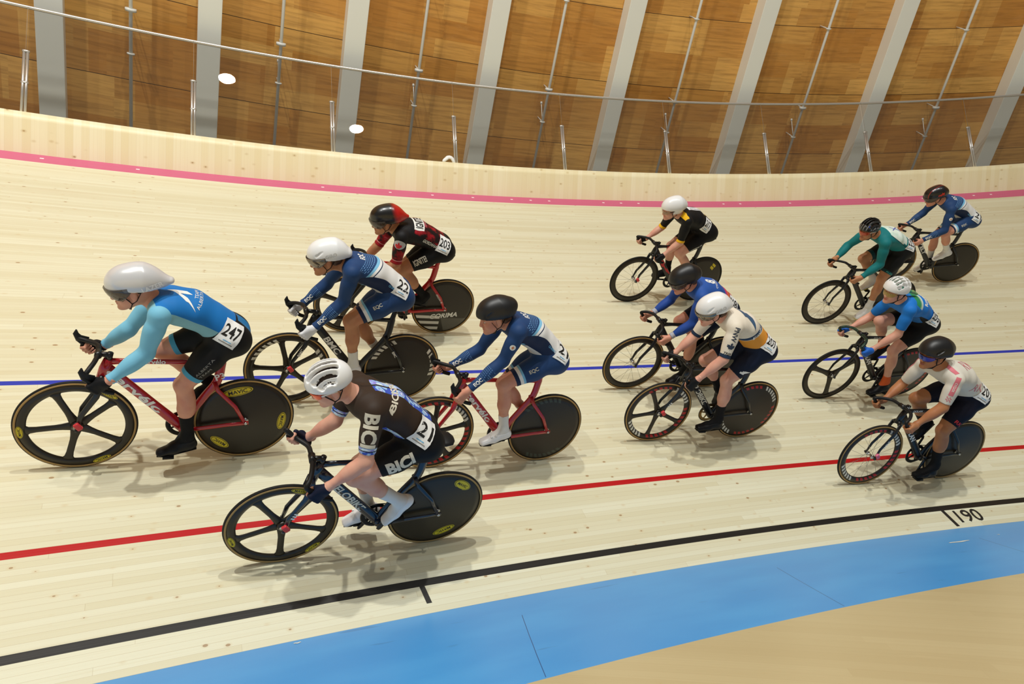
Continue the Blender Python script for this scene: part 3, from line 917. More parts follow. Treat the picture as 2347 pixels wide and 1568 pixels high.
class Rider:
    pass
def body_fields(G, J, sc):
    g = {k: np.array(v, float) for k, v in J.items()}
    pel, neck = g['pel'], g['neck']
    e = nrm(neck - pel); lat = nrm(g['shL'] - g['shR'] + .6 * (g['hipL'] - g['hipR'])); lat = nrm(lat - e * (lat @ e)); d = np.cross(e, lat) * 1.0
    if d[2] < 0: d = -d
    Lt = np.linalg.norm(neck - pel); q = Lt / .53
    S = lambda t, dd: pel + e * (t * q) + d * dd
    w = sc; wa = sc * .95
    G.ec('T', S(-.045, -.005), S(.06, .012), (.150 * w, .108), (.148 * w, .105), lat, .03)
    G.ec('T', S(.06, .012), S(.18, .025), (.138 * w, .100), (.128 * w, .092), lat, .05)
    G.ec('T', S(.18, .025), S(.31, .018), (.130 * w, .095), (.148 * w, .102), lat, .05)
    G.ec('T', S(.31, .018), S(.42, -.020), (.150 * w, .104), (.155 * w, .095), lat, .05)
    G.ec('T', S(.42, -.020), neck - e * .045 - d * .055, (.152 * w, .090), (.118 * w, .062), lat, .05)
    mid = neck - e * .03 - d * .045
    for s in ('L', 'R'):
        sh = g['sh' + s]
        G.rc('T', mid * .45 + sh * .55 + d * .004, sh * .9 + mid * .1, .058, .050, .05)
        sd = nrm(sh - mid)
        sd = nrm(sd - e * (sd @ e))
        G.el('T', sh * .55 + S(.36, .045) * .45, [e, sd, np.cross(e, sd)], (.085, .06, .05), .05)          # shoulder blade
        # arm
        el, wr, ha = g['el' + s], g['wr' + s], g['ha' + s]
        ud = nrm(el - sh); fd = nrm(wr - el); A = 'A' + s
        G.rc(A, sh, sh + (el - sh) * .35, .056 * wa, .048 * wa, .03); G.rc(A, sh + (el - sh) * .35, el, .048 * wa, .0415 * wa, .03)
        bend = nrm(np.cross(np.cross(ud, fd) + 1e-6, ud))
        G.el(A, sh + (el - sh) * .50 + bend * .006, [ud, bend, np.cross(ud, bend)], (.085, .044 * wa, .042 * wa), .03)
        G.rc(A, el, wr, .0395 * wa, .0262 * wa, .03)
        bf = nrm(np.cross(np.cross(fd, -ud) + 1e-6, fd))
        G.el(A, el + (wr - el) * .32, [fd, bf, np.cross(fd, bf)], (.09, .0435 * wa, .0425 * wa), .03)
        G.el(A, wr, [fd, bf, np.cross(fd, bf)], (.028, .0265 * sc, .0265 * sc), .02)
        # leg
        hp, kn, an, to, he = (g[k + s] for k in ('hip', 'kn', 'an', 'toe', 'heel'))
        td = nrm(kn - hp); cd = nrm(an - kn); Lg = 'L' + s
        fwd = nrm(np.cross(np.cross(td, cd) + 1e-6, td)) * -1                   # front of the thigh
        if fwd[0] * td[2] - fwd[2] * td[0] > 0 and False: fwd = -fwd
        G.rc(Lg, hp - td * .01, hp + (kn - hp) * .4, .086 * w, .082 * w, .04); G.rc(Lg, hp + (kn - hp) * .4, kn, .078 * w, .050 * w, .04)
        G.el(Lg, hp + (kn - hp) * .45 + fwd * .016, [td, fwd, np.cross(td, fwd)], (.15, .075 * w, .074 * w), .04)
        G.el(Lg, hp + (kn - hp) * .80 + fwd * .012, [td, fwd, np.cross(td, fwd)], (.07, .050 * w, .056 * w), .04)
        G.el(Lg, kn + fwd * .012 + cd * .006, [td, fwd, np.cross(td, fwd)], (.042, .046, .044), .03)
        G.rc(Lg, kn, kn + (an - kn) * .45, .048 * w, .046 * w, .03); G.rc(Lg, kn + (an - kn) * .45, an, .045 * w, .032, .03)
        back = nrm(np.cross(np.cross(td, cd) + 1e-6, cd))                         # calf side
        back = -back if back @ (hp - an) < 0 else back
        G.el(Lg, kn + (an - kn) * .30 + back * .020, [cd, back, np.cross(cd, back)], (.105, .045 * w, .050 * w), .03)
        # glute
        G.el('T', hp - e * .035 + d * .015, [e, lat, d], (.10, .085, .092), .05)
        # foot
        fdx = nrm(to - he); up = nrm(an - he - fdx * ((an - he) @ fdx)); sl = np.cross(up, fdx); F = 'F' + s
        L = np.linalg.norm(to - he)
        G.ec(F, he + fdx * .036 + up * .034, he + fdx * (.55 * L) + up * .034, (.031, .030), (.040, .030), sl, .02)
        G.ec(F, he + fdx * (.55 * L) + up * .032, to - fdx * .034 + up * .022, (.043, .027), (.034, .018), sl, .02)
        G.rc(F, an + up * .02, he + fdx * .06 + up * .05, .035, .034, .03)
        G.rc(F, an + fdx * .01, he + fdx * (.48 * L) + up * .042, .030, .028, .03)
        x, y, z = G.full()
        h0 = he + up * .002
        G.f[F] = np.maximum(G.f[F], -((x - h0[0]) * up[0] + (y - h0[1]) * up[1] + (z - h0[2]) * up[2]).astype(np.float32))
    return e, lat, d, Lt
def plane(G, p, n):
    x, y, z = G.full(); return ((x - p[0]) * n[0] + (y - p[1]) * n[1] + (z - p[2]) * n[2]).astype(np.float32)
def hand_mesh(J, s, glove, sc=1.0):
    """five fingers closed round the bar; returns skin (V, Q) and glove (V, Q)"""
    y = 1 if s == 'L' else -1
    wr, h = np.array(J['wr' + s], float), np.array(J['ha' + s], float)
    a = np.array(GRIP); f = h - wr; b = nrm(f - a * (f @ a)); o = np.cross(a, b); o = o * (1 if o[1] * y > 0 else -1)
    lo = np.minimum(wr, h) - .085; hi = np.maximum(wr, h) + .085
    G = Grid(lo, hi, .0034)
    K = []
    for i in range(4):
        t = (1.5 - i) * .0185
        kn = h + a * t + o * (.027 - .001 * abs(i - 1)) + b * (.014 - .004 * max(0, i - 1)); K.append(kn)
        G.rc('P', wr + b * .012 + a * (t * .55) + o * .010, kn, .0125, .0108, .012)
        ln = (1.0, 1.06, 1.0, .82)[i]
        p1 = h + a * (t * 1.02) + b * (.034 * ln) + o * .004
        p2 = h + a * (t * 1.0) + b * (.020 * ln) - o * .0215
        p3 = h + a * (t * .98) - b * (.006 * ln) - o * .0225
        r = .0093 - .0006 * i
        g = 'f%d' % i
        G.rc(g, kn, p1, r + .0008, r, .004); G.rc('q', kn, kn * .5 + p1 * .5, r + .001, r + .0005, .004); G.rc(g, p1, p2, r, r - .0006, .004); G.rc(g, p2, p3, r - .0006, r - .0016, .004)
        G.el('K', kn + o * .003, [a, b, o], (.009, .010, .008), .004)
    G.el('P', wr * .45 + h * .55 + o * .013 + a * .002, [b, a, o], (.040, .036, .017), .014)
    G.rc('P', wr - nrm(h - wr) * .03, wr + b * .015 + o * .006, .0240 * sc, .0250, .02)
    # thumb from the side of the palm
    t0 = wr * .62 + h * .38 + a * .022 - o * .004; t1 = h - b * .024 + a * .038 - o * .014; t2 = h + b * .004 + a * .034 - o * .024; t3 = h + b * .024 + a * .024 - o * .0275
    G.rc('t', t0, t1, .0135, .0112, .006); G.rc('t', t1, t2, .0108, .0095, .004); G.rc('t', t2, t3, .0095, .0080, .004)
    palm = smin(G.get('P'), G.get('K'), .008)
    fing = G.get('f0')
    for i in (1, 2, 3): fing = np.minimum(fing, G.get('f%d' % i))
    palm_t = smin(palm, G.get('t'), .010)
    allf = smin(palm_t, fing, .006)
    V, Q = surface_net(allf, G.o, G.h); V = relax(V, Q, 1, .4)
    gl = None
    if glove:
        if glove == 'full': F = allf - .0022
        else:
            G.rc('u', t0, t1, .0138, .0115, .006)
            F = smin(smin(palm, G.get('q'), .006), G.get('u'), .010) - .0028
        wd = nrm(h - wr); F = np.maximum(F, -plane(G, wr - wd * (.016 if glove == 'full' else .004), wd))
        gl = surface_net(F, G.o, G.h); gl = (relax(gl[0], gl[1], 1, .4), gl[1])
    return (V, Q), gl
def head_mesh(C, M, neck_to):
    G = Grid(C - .185, C + .185, .0042)
    P = lambda x, y, z: C + M[0] * x + M[1] * y + M[2] * z
    G.el('H', P(-.012, 0, .022), M, (.097, .0765, .092), .02)
    G.el('H', P(.030, 0, -.045), M, (.060, .058, .072), .03)
    for y in (-1, 1):
        G.rc('H', P(.062, .012 * y, -.096), P(-.012, .056 * y, -.058), .019, .017, .03)
        G.el('H', P(.058, .037 * y, -.032), M, (.030, .024, .028), .02)
        G.rc('H', P(.084, .012 * y, .017), P(.068, .048 * y, .018), .0105, .010, .015)
        G.el('H', P(.098, .0315 * y, -.003), M, (.018, .017, .013), .012, True)
        G.el('H', P(.080, .0315 * y, .0085), M, (.016, .0175, .0065), .004)
        G.el('H', P(.080, .0315 * y, -.0125), M, (.014, .0165, .0055), .004)
        G.el('H', P(.101, .0105 * y, -.040), M, (.010, .008, .008), .008)
        G.el('H', P(-.012, .077 * y, -.018), np.array([M[0], M[1], M[2]]), (.019, .0085, .031), .008)
        G.el('H', P(-.006, .087 * y, -.016), M, (.010, .006, .018), .006, True)
    G.rc('H', P(.090, 0, .004), P(.108, 0, -.036), .0085, .0115, .012)
    G.el('H', P(.088, 0, -.063), M, (.016, .026, .0085), .010)
    G.el('H', P(.086, 0, -.0745), M, (.016, .022, .0085), .008)
    G.rc('H', P(.104, -.016, -.0685), P(.104, .016, -.0685), .0032, .0032, .006, True)
    G.el('H', P(.082, 0, -.104), M, (.022, .026, .018), .02)
    G.rc('H', P(-.035, 0, -.045), neck_to, .056, .056, .04)
    V, Q = surface_net(G.get('H'), G.o, G.h)
    V = relax(V, Q, 1, .3)
    return V, Q, (V - C) @ M.T
def helmet_mesh(C, M, hp):
    tail = hp.get('tail', .2)
    lo, hi = C - np.array([.36, .2, .2]), C + .22
    lo = np.minimum(lo, C - M[0] * (tail + .05) - .04); hi = np.maximum(hi, C - M[0] * (tail + .05) + .04)
    G = Grid(lo, hi, .0046)
    P = lambda x, y, z: C + M[0] * x + M[1] * y + M[2] * z
    k = hp.get('k', 1.0)
    G.el('S', P(-.008, 0, .036), M, (.130 * k, .102 * k, .112 * k), .02)
    tz = hp.get('tz', .005)
    if tail > .15:
        G.el('S', P(-.06, 0, .030), M, (.118 * k, .099 * k, .106 * k), .03)
        G.ec('S', P(-.085, 0, .030), P(-tail + .02, 0, tz), (.088 * k, .090 * k), (hp.get('tw', .030), hp.get('th', .022)), M[1], .05)
    F = G.get('S')
    zf, zr = hp.get('zf', .038), hp.get('zr', -.012)
    n = nrm(np.array([-(zf - zr) / .24, 0, 1.0])); nn = M[0] * n[0] + M[2] * n[2]
    cut = -plane(G, P(0, 0, (zf + zr) / 2), nn)
    if hp.get('ears'):       # side flaps that come down over the ears
        G.el('E', P(-.04, 0, -.015), M, (.105, .104, .060), .02)
        fl = np.maximum(G.get('E'), plane(G, P(.02, 0, 0), M[0])); fl = np.maximum(fl, F)
        F = smin(np.maximum(F, cut), np.maximum(fl, -plane(G, P(0, 0, -.048), M[2])), .01)
    else: F = np.maximum(F, cut)
    G.el('I', P(-.012, 0, .020), M, (.109, .087, .106), .01)
    F = np.maximum(F, -G.get('I'))
    if hp.get('vents') == 'long':
        for y, z0 in ((0, 0), (.034, 0), (-.034, 0), (.066, -.02), (-.066, -.02), (.088, -.05), (-.088, -.05)):
            zz = lambda x: .036 + .112 * k * math.sqrt(max(.02, 1 - ((x + .008) / (.130 * k)) ** 2 - (y / (.102 * k)) ** 2))
            xs = (.085, .03, -.04, -.085) if abs(y) < .05 else (.065, .02, -.03, -.07)
            if abs(y) > .08: xs = (.045, .015, -.02, -.05)
            pts = [P(x, y * (1 if abs(y) < .05 else 1.02), zz(x)) for x in xs]
            for a, b in zip(pts[:-1], pts[1:]): G.ec('V', a, b, (.0115, .034), (.0115, .034), M[1], .004)
        F = np.maximum(F, -G.get('V'))
    elif hp.get('vents') == 'many':
        for y in (-.075, -.045, -.015, .015, .045, .075):
            for x0 in (.07, .015, -.05):
                x1 = x0 - .032
                zz = lambda x: .036 + .112 * k * math.sqrt(max(.02, 1 - ((x + .008) / (.130 * k)) ** 2 - (y / (.102 * k)) ** 2))
                G.ec('V', P(x0, y, zz(x0)), P(x1, y * 1.12, zz(x1)), (.0115, .050), (.008, .050), M[1], .003)
        F = np.maximum(F, -G.get('V'))
    elif hp.get('vents') == 'slit':
        for s in (-1, 1):
            G.rc('V', P(.060, .088 * s, .060), P(.008, .097 * s, .086), .0105, .009, .003)
        F = np.maximum(F, -G.get('V'))
    V, Q = surface_net(F, G.o, G.h)
    return relax(V, Q, 2, .4), Q
def patch(C, M, rx, ry, z0, z1, phi, zc, name, m, parent, th=.003, drop=3.0, zs=.024):
    V, F = [], []; n, k = 25, 6
    for i in range(n):
        a = math.radians(-phi + 2 * phi * i / (n - 1))
        for j in range(k):
            zl = z0 + (zs - z0) * abs(2 * i / (n - 1) - 1) ** drop
            z = zl + (z1 - zl) * j / (k - 1)
            sq = math.sqrt(max(.1, 1 - ((z - zc) / .125) ** 2))
            V.append(C + M[0] * (rx * math.cos(a) * sq) + M[1] * (ry * math.sin(a) * sq) + M[2] * z)
    for i in range(n - 1):
        for j in range(k - 1): F.append((i * k + j, (i + 1) * k + j, (i + 1) * k + j + 1, i * k + j + 1))
    o = mesh_obj(name, V, F, m, parent)
    s = o.modifiers.new('thick', 'SOLIDIFY'); s.thickness = th
    return o

def torso_coords(V, r):
    q = V - r.pel; s = q @ r.e / r.Lt
    return np.stack([s, q @ r.lat, q @ r.d], 1)
def limb_coords(V, pts):
    a, b, c = pts; ab, bc = b - a, c - b
    t0 = ((V - a) @ ab) / (ab @ ab); t1 = ((V - b) @ bc) / (bc @ bc)
    d0 = np.linalg.norm(V - a - np.clip(t0, 0, 1)[:, None] * ab, axis=1); d1 = np.linalg.norm(V - b - np.clip(t1, 0, 1)[:, None] * bc, axis=1)
    return np.where(d0 <= d1, np.minimum(t0, 1.0), 1 + np.clip(t1, 0, 2)), np.minimum(d0, d1)
def sample(G, F, V):
    q = (V - G.o) / G.h; i = np.clip(np.floor(q).astype(int), 0, G.n - 2); f = np.clip(q - i, 0, 1)
    out = 0
    for a, b, c in CORN:
        w = (f[:, 0] if a else 1 - f[:, 0]) * (f[:, 1] if b else 1 - f[:, 1]) * (f[:, 2] if c else 1 - f[:, 2])
        out = out + w * F[i[:, 0] + a, i[:, 1] + b, i[:, 2] + c]
    return out
def add_attrs(o, V, r):
    vattr(o, 'tp', torso_coords(V, r))
    tL, dL = limb_coords(V, [r.j['shL'], r.j['elL'], r.j['wrL']]); tR, dR = limb_coords(V, [r.j['shR'], r.j['elR'], r.j['wrR']])
    arm = np.minimum(sample(r.G, r.G.f['AL'], V), sample(r.G, r.G.f['AR'], V)); tor = sample(r.G, r.G.f['T'], V)
    near = dL < dR
    vattr(o, 'ap', np.stack([np.where(near, tL, tR), tor - arm, np.where(near, 1.0, -1.0)], 1))
    kL, eL = limb_coords(V, [r.j['hipL'], r.j['knL'], r.j['anL']]); kR, eR = limb_coords(V, [r.j['hipR'], r.j['knR'], r.j['anR']])
    leg = np.minimum(sample(r.G, r.G.f['LL'], V), sample(r.G, r.G.f['LR'], V))
    vattr(o, 'lp', np.stack([np.where(eL < eR, kL, kR), tor - leg, np.where(eL < eR, 1.0, -1.0)], 1))
def project(bvhs, s, c, tx, ty, width, name, m, parent, bold=.02, height=None, shear=0.0, lift=.0018, geo=None, reach=.16):
    """lettering laid onto cloth or a shell: c centre, tx reading direction, ty letter-up direction"""
    tx = Vector(tx).normalized(); ty = Vector(ty); ty = (ty - tx * ty.dot(tx)).normalized(); nn = tx.cross(ty)
    V, F, sz = geo if geo else text_geo(s, bold, .16)
    k = width / sz[0]; ky = k if height is None else height / sz[1]
    out, keep = [], []
    for x, y in V:
        p = Vector(c) + tx * ((x + shear * y) * k) + ty * (y * ky)
        best = None
        for b in bvhs:
            h = b.ray_cast(p + nn * reach, -nn, reach * 2.2)
            if h[0] is not None and (best is None or h[3] < best[1]): best = (h[0], h[3])
        keep.append(best is not None)
        out.append((best[0] + nn * lift) if best else p)
    F = [f for f in F if all(keep[i] for i in f)]
    if not F: return None
    return mesh_obj(name, out, F, m, parent, True)
def poly_geo(pts, maxedge=.12):
    bm = bmesh.new()
    vs = [bm.verts.new((x, y, 0)) for x, y in pts]
    bm.faces.new(vs); bm.normal_update(); bmesh.ops.triangulate(bm, faces=bm.faces[:])
    for _ in range(5):
        es = [e for e in bm.edges if e.calc_length() > maxedge]
        if not es: break
        bmesh.ops.subdivide_edges(bm, edges=es, cuts=1); bmesh.ops.triangulate(bm, faces=bm.faces[:])
    bm.verts.index_update()
    V = np.array([v.co[:2] for v in bm.verts]); F = [tuple(v.index for v in f.verts) for f in bm.faces]; bm.free()
    lo, hi = V.min(0), V.max(0)
    return V - (lo + hi) / 2, F, hi - lo
LEAF = [(0, -1.0), (.05, -.55), (.5, -.62), (.42, -.45), (.95, -.05), (.80, .02), (.88, .36), (.55, .28), (.48, .42), (.18, .18), (.28, .75), (.12, .68), (0, 1.0),
        (-.12, .68), (-.28, .75), (-.18, .18), (-.48, .42), (-.55, .28), (-.88, .36), (-.80, .02), (-.95, -.05), (-.42, -.45), (-.5, -.62), (-.05, -.55)]
BOLT = [(-1, .47), (.1, .97), (.45, .70), (-.32, .37), (-.05, .23), (.18, .10), (1.02, -1.0), (.32, -.37), (.13, -.35), (-.68, .33)][::-1]
FIN = [(-1, .9), (-.55, 1.0), (-.35, .62), (-.1, .75), (.05, .5), (.3, .3), (1.0, -1.0), (-.35, -.1), (-.7, -.2)]
RECT = [(-1, -1), (1, -1), (1, 1), (-1, 1)]

def build_rider(i, J, D, e_parent_bk):
    r = Rider(); r.j = {k: np.array(v, float) for k, v in J.items()}
    h = D.get('h', .0062); sc = D.get('sc', 1.0)
    pts = np.array(list(r.j.values()))
    G = Grid(pts.min(0) - .19, pts.max(0) + .17, h); r.G = G
    r.e, r.lat, r.d, r.Lt = body_fields(G, J, sc)
    r.pel, r.neck = r.j['pel'], r.j['neck']
    root = bpy.data.objects.new('person', None); link(root); place(root, e_parent_bk)
    tag(root, D['label'], 'person', 'riders in the race')
    M = head_axes(math.radians(D.get('pitch', 8)), math.radians(D.get('yaw', 0)), math.radians(D.get('roll', 0)))
    C = r.j['head'] + M[0] * D.get('hx', .012) - M[2] * D.get('hz', .034)
    nb = r.neck - r.d * .045 - r.e * .02
    neck_top = C - M[0] * .035 - M[2] * .05
    G.rc('N', nb, neck_top, .062, .054, .03)
    # one continuous body
    f = G.f
    armL, armR = f['AL'], f['AR']
    B = smin_(.035, f['T'], armL, armR)
    B = smin(B, f['N'], .035); B = smin(B, f['LL'], .012); B = smin(B, f['LR'], .012); B = smin(B, f['FL'], .02); B = smin(B, f['FR'], .02)
    V, Q = surface_net(B, G.o, G.h); V = relax(V, Q, 1, .4)
    HV, HQ, HC = head_mesh(C, M, nb)
    parts = [(V, Q, np.tile([0, 0, 9.0], (len(V), 1))), (HV, HQ, HC)]
    gloves = []
    for s in ('L', 'R'):
        (hv, hq), gl = hand_mesh(J, s, D.get('glove'), sc)
        parts.append((hv, hq, np.tile([0, 0, 9.0], (len(hv), 1)))); gloves.append(gl)
    off = 0; VV, QQ, AA = [], [], []
    for v, q, a in parts: VV.append(v); QQ.append(q + off); AA.append(a); off += len(v)
    skin = skin_mat(*D['skin'])
    body = fast_obj('body', np.concatenate(VV), np.concatenate(QQ), skin, root)
    vattr(body, 'hc', np.concatenate(AA))
    for gl in gloves:
        if gl is not None and len(gl[0]): fast_obj('glove', gl[0], gl[1], D['glove_mat'], root)
    # clothes follow the body
    q = lambda t, dd=0: r.pel + r.e * (t * r.Lt) + r.d * dd
    waist = -plane(G, q(D.get('waist', .16)), nrm(r.e + r.d * .25))
    coll = plane(G, nb + nrm(neck_top - nb) * .030, nrm(neck_top - nb))
    J_ = np.maximum(smin(f['T'], np.maximum(f['N'], coll), .03), waist)
    slv = D['sleeve']
    for s in ('L', 'R'):
        sh, el, wr = r.j['sh' + s], r.j['el' + s], r.j['wr' + s]
        if slv <= 1.0: p, n_ = sh + (el - sh) * slv, nrm(el - sh)
        else: p, n_ = el + (wr - el) * (slv - 1), nrm(wr - el)
        cut = plane(G, p, n_)
        bis = plane(G, el, nrm(nrm(el - sh) + nrm(wr - el)))
        cut = np.where(bis > 0, cut, -.05) if slv > 1.0 else np.maximum(cut, bis - .012)
        J_ = smin(J_, np.maximum(f['A' + s], cut), .035)
    jv, jq = surface_net(J_ - .0055, G.o, G.h); jv = relax(jv, jq, 1, .4)
    jersey = fast_obj('jersey', jv, jq, D['jersey'], root); add_attrs(jersey, jv, r)
    hem = D.get('hem', .74)
    Sx = np.maximum(f['T'], plane(G, q(D.get('waist', .16) + .12), r.e))
    for s in ('L', 'R'):
        hp, kn = r.j['hip' + s], r.j['kn' + s]
        bis = plane(G, kn - nrm(kn - hp) * .03, nrm(nrm(kn - hp) + nrm(r.j['an' + s] - kn)))
        Sx = smin(Sx, np.maximum(f['L' + s], np.maximum(bis, plane(G, hp + (kn - hp) * hem, nrm(kn - hp)))), .05)
    sv, sq = surface_net(Sx - .0042, G.o, G.h); sv = relax(sv, sq, 1, .4)
    shorts = fast_obj('shorts', sv, sq, D['shorts'], root); add_attrs(shorts, sv, r)
    for s in ('L', 'R'):
        kn, an, he, to = (r.j[k + s] for k in ('kn', 'an', 'heel', 'toe'))
        cd = nrm(an - kn); fd = nrm(to - he)
        if D.get('sock') is not None:
            t = D['sock_t']
            F = smin(np.maximum(f['L' + s], -plane(G, kn + (an - kn) * t, cd)), f['F' + s], .02)
            F = np.maximum(F, plane(G, an + cd * .09, cd))
            v, q_ = biggest(*surface_net(F - .0035, G.o, G.h))
            so = fast_obj('sock', relax(v, q_, 1, .4), q_, D['sock'], root)
            if D.get('socktext') and s == 'L':
                pass
        top = an - cd * D.get('shoe_up', -.018)
        F = np.maximum(smin(f['F' + s], np.maximum(f['L' + s], -plane(G, top, cd)), .02), -plane(G, top, nrm(cd - fd * .15)))
        F = np.maximum(F, -plane(G, top - cd * .0, cd))
        v, q_ = biggest(*surface_net(F - .0065, G.o, G.h))
        shoe = fast_obj('shoe', relax(v, q_, 1, .4), q_, D['shoe'], root)
        up = nrm((an - he) - fd * ((an - he) @ fd)); lat = np.cross(up, fd) * 1.0
        if D.get('dials'):
            b = BVHTree.FromPolygons([tuple(p) for p in v], [tuple(int(k) for k in z) for z in q_])
            lo_ = lat if lat[1] * (1 if s == 'L' else -1) > 0 else -lat
            for t in (.50, .62):
                c = he + fd * (t * .275) + up * .050
                hh = b.ray_cast(Vector(c + lo_ * .1 + up * .05), Vector(-nrm(lo_ + up * .5)), .2)
                if hh[0] is not None:
                    dn = Vector(nrm(lo_ + up * .6))
                    mesh_obj('dial', *tube_geo([hh[0] - dn * .002, hh[0] + dn * .007], [.0105, .009], 14), white_print if D['dials'] == 'w' else black_print, shoe)
        c = he + fd * (.68 * .275) - up * .004
        Vs, Fs = tube_geo([he + fd * .012 + up * .0, he + fd * .14 - up * .002, to - fd * .06 - up * .001, to - fd * .012 + up * .004], [(.006, .030), (.005, .036), (.005, .040), (.004, .024)], 12, True, lat)
        mesh_obj('sole', Vs, Fs, D.get('sole', black_matt), shoe)
    # helmet
    hd = D['helmet']
    hv, hq = helmet_mesh(C, M, hd)
    helm = fast_obj('helmet', hv, hq, hd['mat'], root)
    vattr(helm, 'hc', (hv - C) @ M.T)
    P = lambda x, y, z: Vector(C + M[0] * x + M[1] * y + M[2] * z)
    strap_m = mat('strap_webbing', hd.get('strap', '16161a'), .7)
    for s in (-1, 1):
        j = P(.012, .066 * s, -.072)
        geo = join(tube_geo([P(.040, .083 * s, .0), j], [(.0065, .0018)] * 2, 8, True, M[0]), tube_geo([P(-.055, .080 * s, -.012), P(-.02, .078 * s, -.055), j], [(.0065, .0018)] * 3, 8, True, M[0]),
                   tube_geo([j, P(.03, .050 * s, -.108), P(.050, .0, -.127)], [(.0065, .0022)] * 3, 8, True, M[0]))
        mesh_obj('chin_strap', *geo, strap_m, helm)
    if hd.get('visor') is not None:
        patch(C, M, .132 * hd.get('k', 1), .104 * hd.get('k', 1), hd.get('vz', -.062), .040, hd.get('vphi', 96), .036, 'visor', hd['visor'], helm, .003, 2.6, .012)
    if D.get('glasses') is not None:
        gm, arm = D['glasses']
        g = patch(C, M, .116, .088, -.034, .016, 62, 0.0, 'glasses', gm, root, .003, 4.0, -.004)
        for s in (-1, 1):
            mesh_obj('temple_arm', *tube_geo([P(.056, .079 * s, .004), P(.01, .084 * s, .004), P(-.03, .083 * s, -.004)], [(.005, .0025)] * 3, 8, True, M[1]), arm, g)
    for s in (-1, 1):
        eo = mesh_obj('eye', *ball_geo(P(.0765, .0315 * s, -.003), .0122, M), mat('eye_white', 'c9bfb2', .25), root)
        mesh_obj('iris', *ball_geo(P(.0806, .0312 * s, -.003), .0088, M), mat('iris_brown', '2c1c12', .15), eo)
    # hair below the helmet
    hm = D['hair']
    Gh = Grid(np.minimum(C - .16, C - M[0] * .34 - .05), C + .16, .006)
    Ph = lambda x, y, z: C + M[0] * x + M[1] * y + M[2] * z
    Gh.el('h', Ph(-.014, 0, .022), M, (.1015, .0810, .0965), .01)
    hz = D.get('hairz', -.035)
    F = np.maximum(Gh.get('h'), np.minimum(-plane(Gh, Ph(0, 0, .050), M[2]), np.minimum(np.maximum(plane(Gh, Ph(.028, 0, 0), nrm(M[0] + M[2] * -.35)), -plane(Gh, Ph(0, 0, .012), M[2])), np.maximum(plane(Gh, Ph(-.034, 0, 0), M[0]), -plane(Gh, Ph(-.02, 0, hz), nrm(M[2] - M[0] * .35))))))
    for (x, y, z, rr) in D.get('curls', ()):
        Gh.el('c', Ph(x, y, z), M, (rr, rr * .9, rr), .012)
    if D.get('curls'): F = smin(F, Gh.get('c'), .01)
    if D.get('tail'):
        pts = [Ph(*p) for p in D['tail']]
        for k in range(len(pts) - 1): Gh.rc('p', pts[k], pts[k + 1], .021 - .003 * k, .020 - .004 * k, .012)
        F = smin(F, Gh.get('p'), .012)
    v, q_ = surface_net(F, Gh.o, Gh.h)
    if len(v): 
        ho = fast_obj('hair', relax(v, q_, 1, .4), q_, hm, root)
    # lettering
    bv = lambda V, Q: BVHTree.FromPolygons([tuple(p) for p in V], [tuple(int(k) for k in z) for z in Q])
    bJ, bS, bH = bv(jv, jq), bv(sv, sq), bv(hv, hq)
    r.bJ, r.bS, r.bH, r.root, r.jersey, r.shorts, r.helm, r.C, r.M = bJ, bS, bH, root, jersey, shorts, helm, C, M
    # paper race number pinned on the left hip
    s0, rise = D.get('bib', (.13, .45))
    nn = nrm(r.lat * math.cos(rise) + r.d * math.sin(rise)); tx = -r.e; ty = np.cross(nn, tx)
    c = q(s0) + nn * .13
    n_ = 12; PV = []; rng = random.Random(i)
    gv = [((a / n_ - .5) * 2, (b / n_ - .5) * 2) for a in range(n_ + 1) for b in range(n_ + 1)]
    gf = [(a * (n_ + 1) + b, (a + 1) * (n_ + 1) + b, (a + 1) * (n_ + 1) + b + 1, a * (n_ + 1) + b + 1) for a in range(n_) for b in range(n_)]
    bib = project([bJ, bS], '', c, tx, ty, D.get('bibw', .125), 'race_number', mat('white_paper', 'f0f0ee', .55), root, geo=(np.array(gv), gf, np.array([2, 2])), height=D.get('bibh', .165), lift=.004)
    if bib:
        me = bib.data; nv = Vector(nn)
        for v in me.vertices: v.co += nv * (.006 * abs(math.sin(v.co.x * 61 + i) * math.sin(v.co.z * 53 + v.co.y * 47)) + .003 * abs(math.sin(v.co.x * 140 + v.co.y * 90 + i * 2)))
        bm = bmesh.new(); bm.from_mesh(me); bb = BVHTree.FromBMesh(bm); bm.free()
        project([bb], D.get('num', '21'), c + ty * .012, tx, ty, D.get('numw', .105), 'race_digits', black_print, bib, .02, .085, lift=.0012)
        for dy_, w_, m_ in ((-.052, .05, lightblue_print), (-.066, .085, grey_print)):
            project([bb], '', c + ty * dy_, tx, ty, w_, 'printed_bar', m_, bib, geo=poly_geo(RECT, .3), height=.006, lift=.0012)
    if D.get('marks'): D['marks'](r, q)
    return r
def ball_geo(c, rad, M, n=10):
    V, F = [], []
    for i in range(n + 1):
        t = math.pi * i / n
        for k in range(14):
            p = 2 * math.pi * k / 14
            V.append(Vector(c) + Vector(M[0]) * (rad * math.cos(t)) + Vector(M[1]) * (rad * math.sin(t) * math.cos(p)) + Vector(M[2]) * (rad * math.sin(t) * math.sin(p)))
    for i in range(n):
        for k in range(14): F.append((i * 14 + k, i * 14 + (k + 1) % 14, (i + 1) * 14 + (k + 1) % 14, (i + 1) * 14 + k))
    return V, F
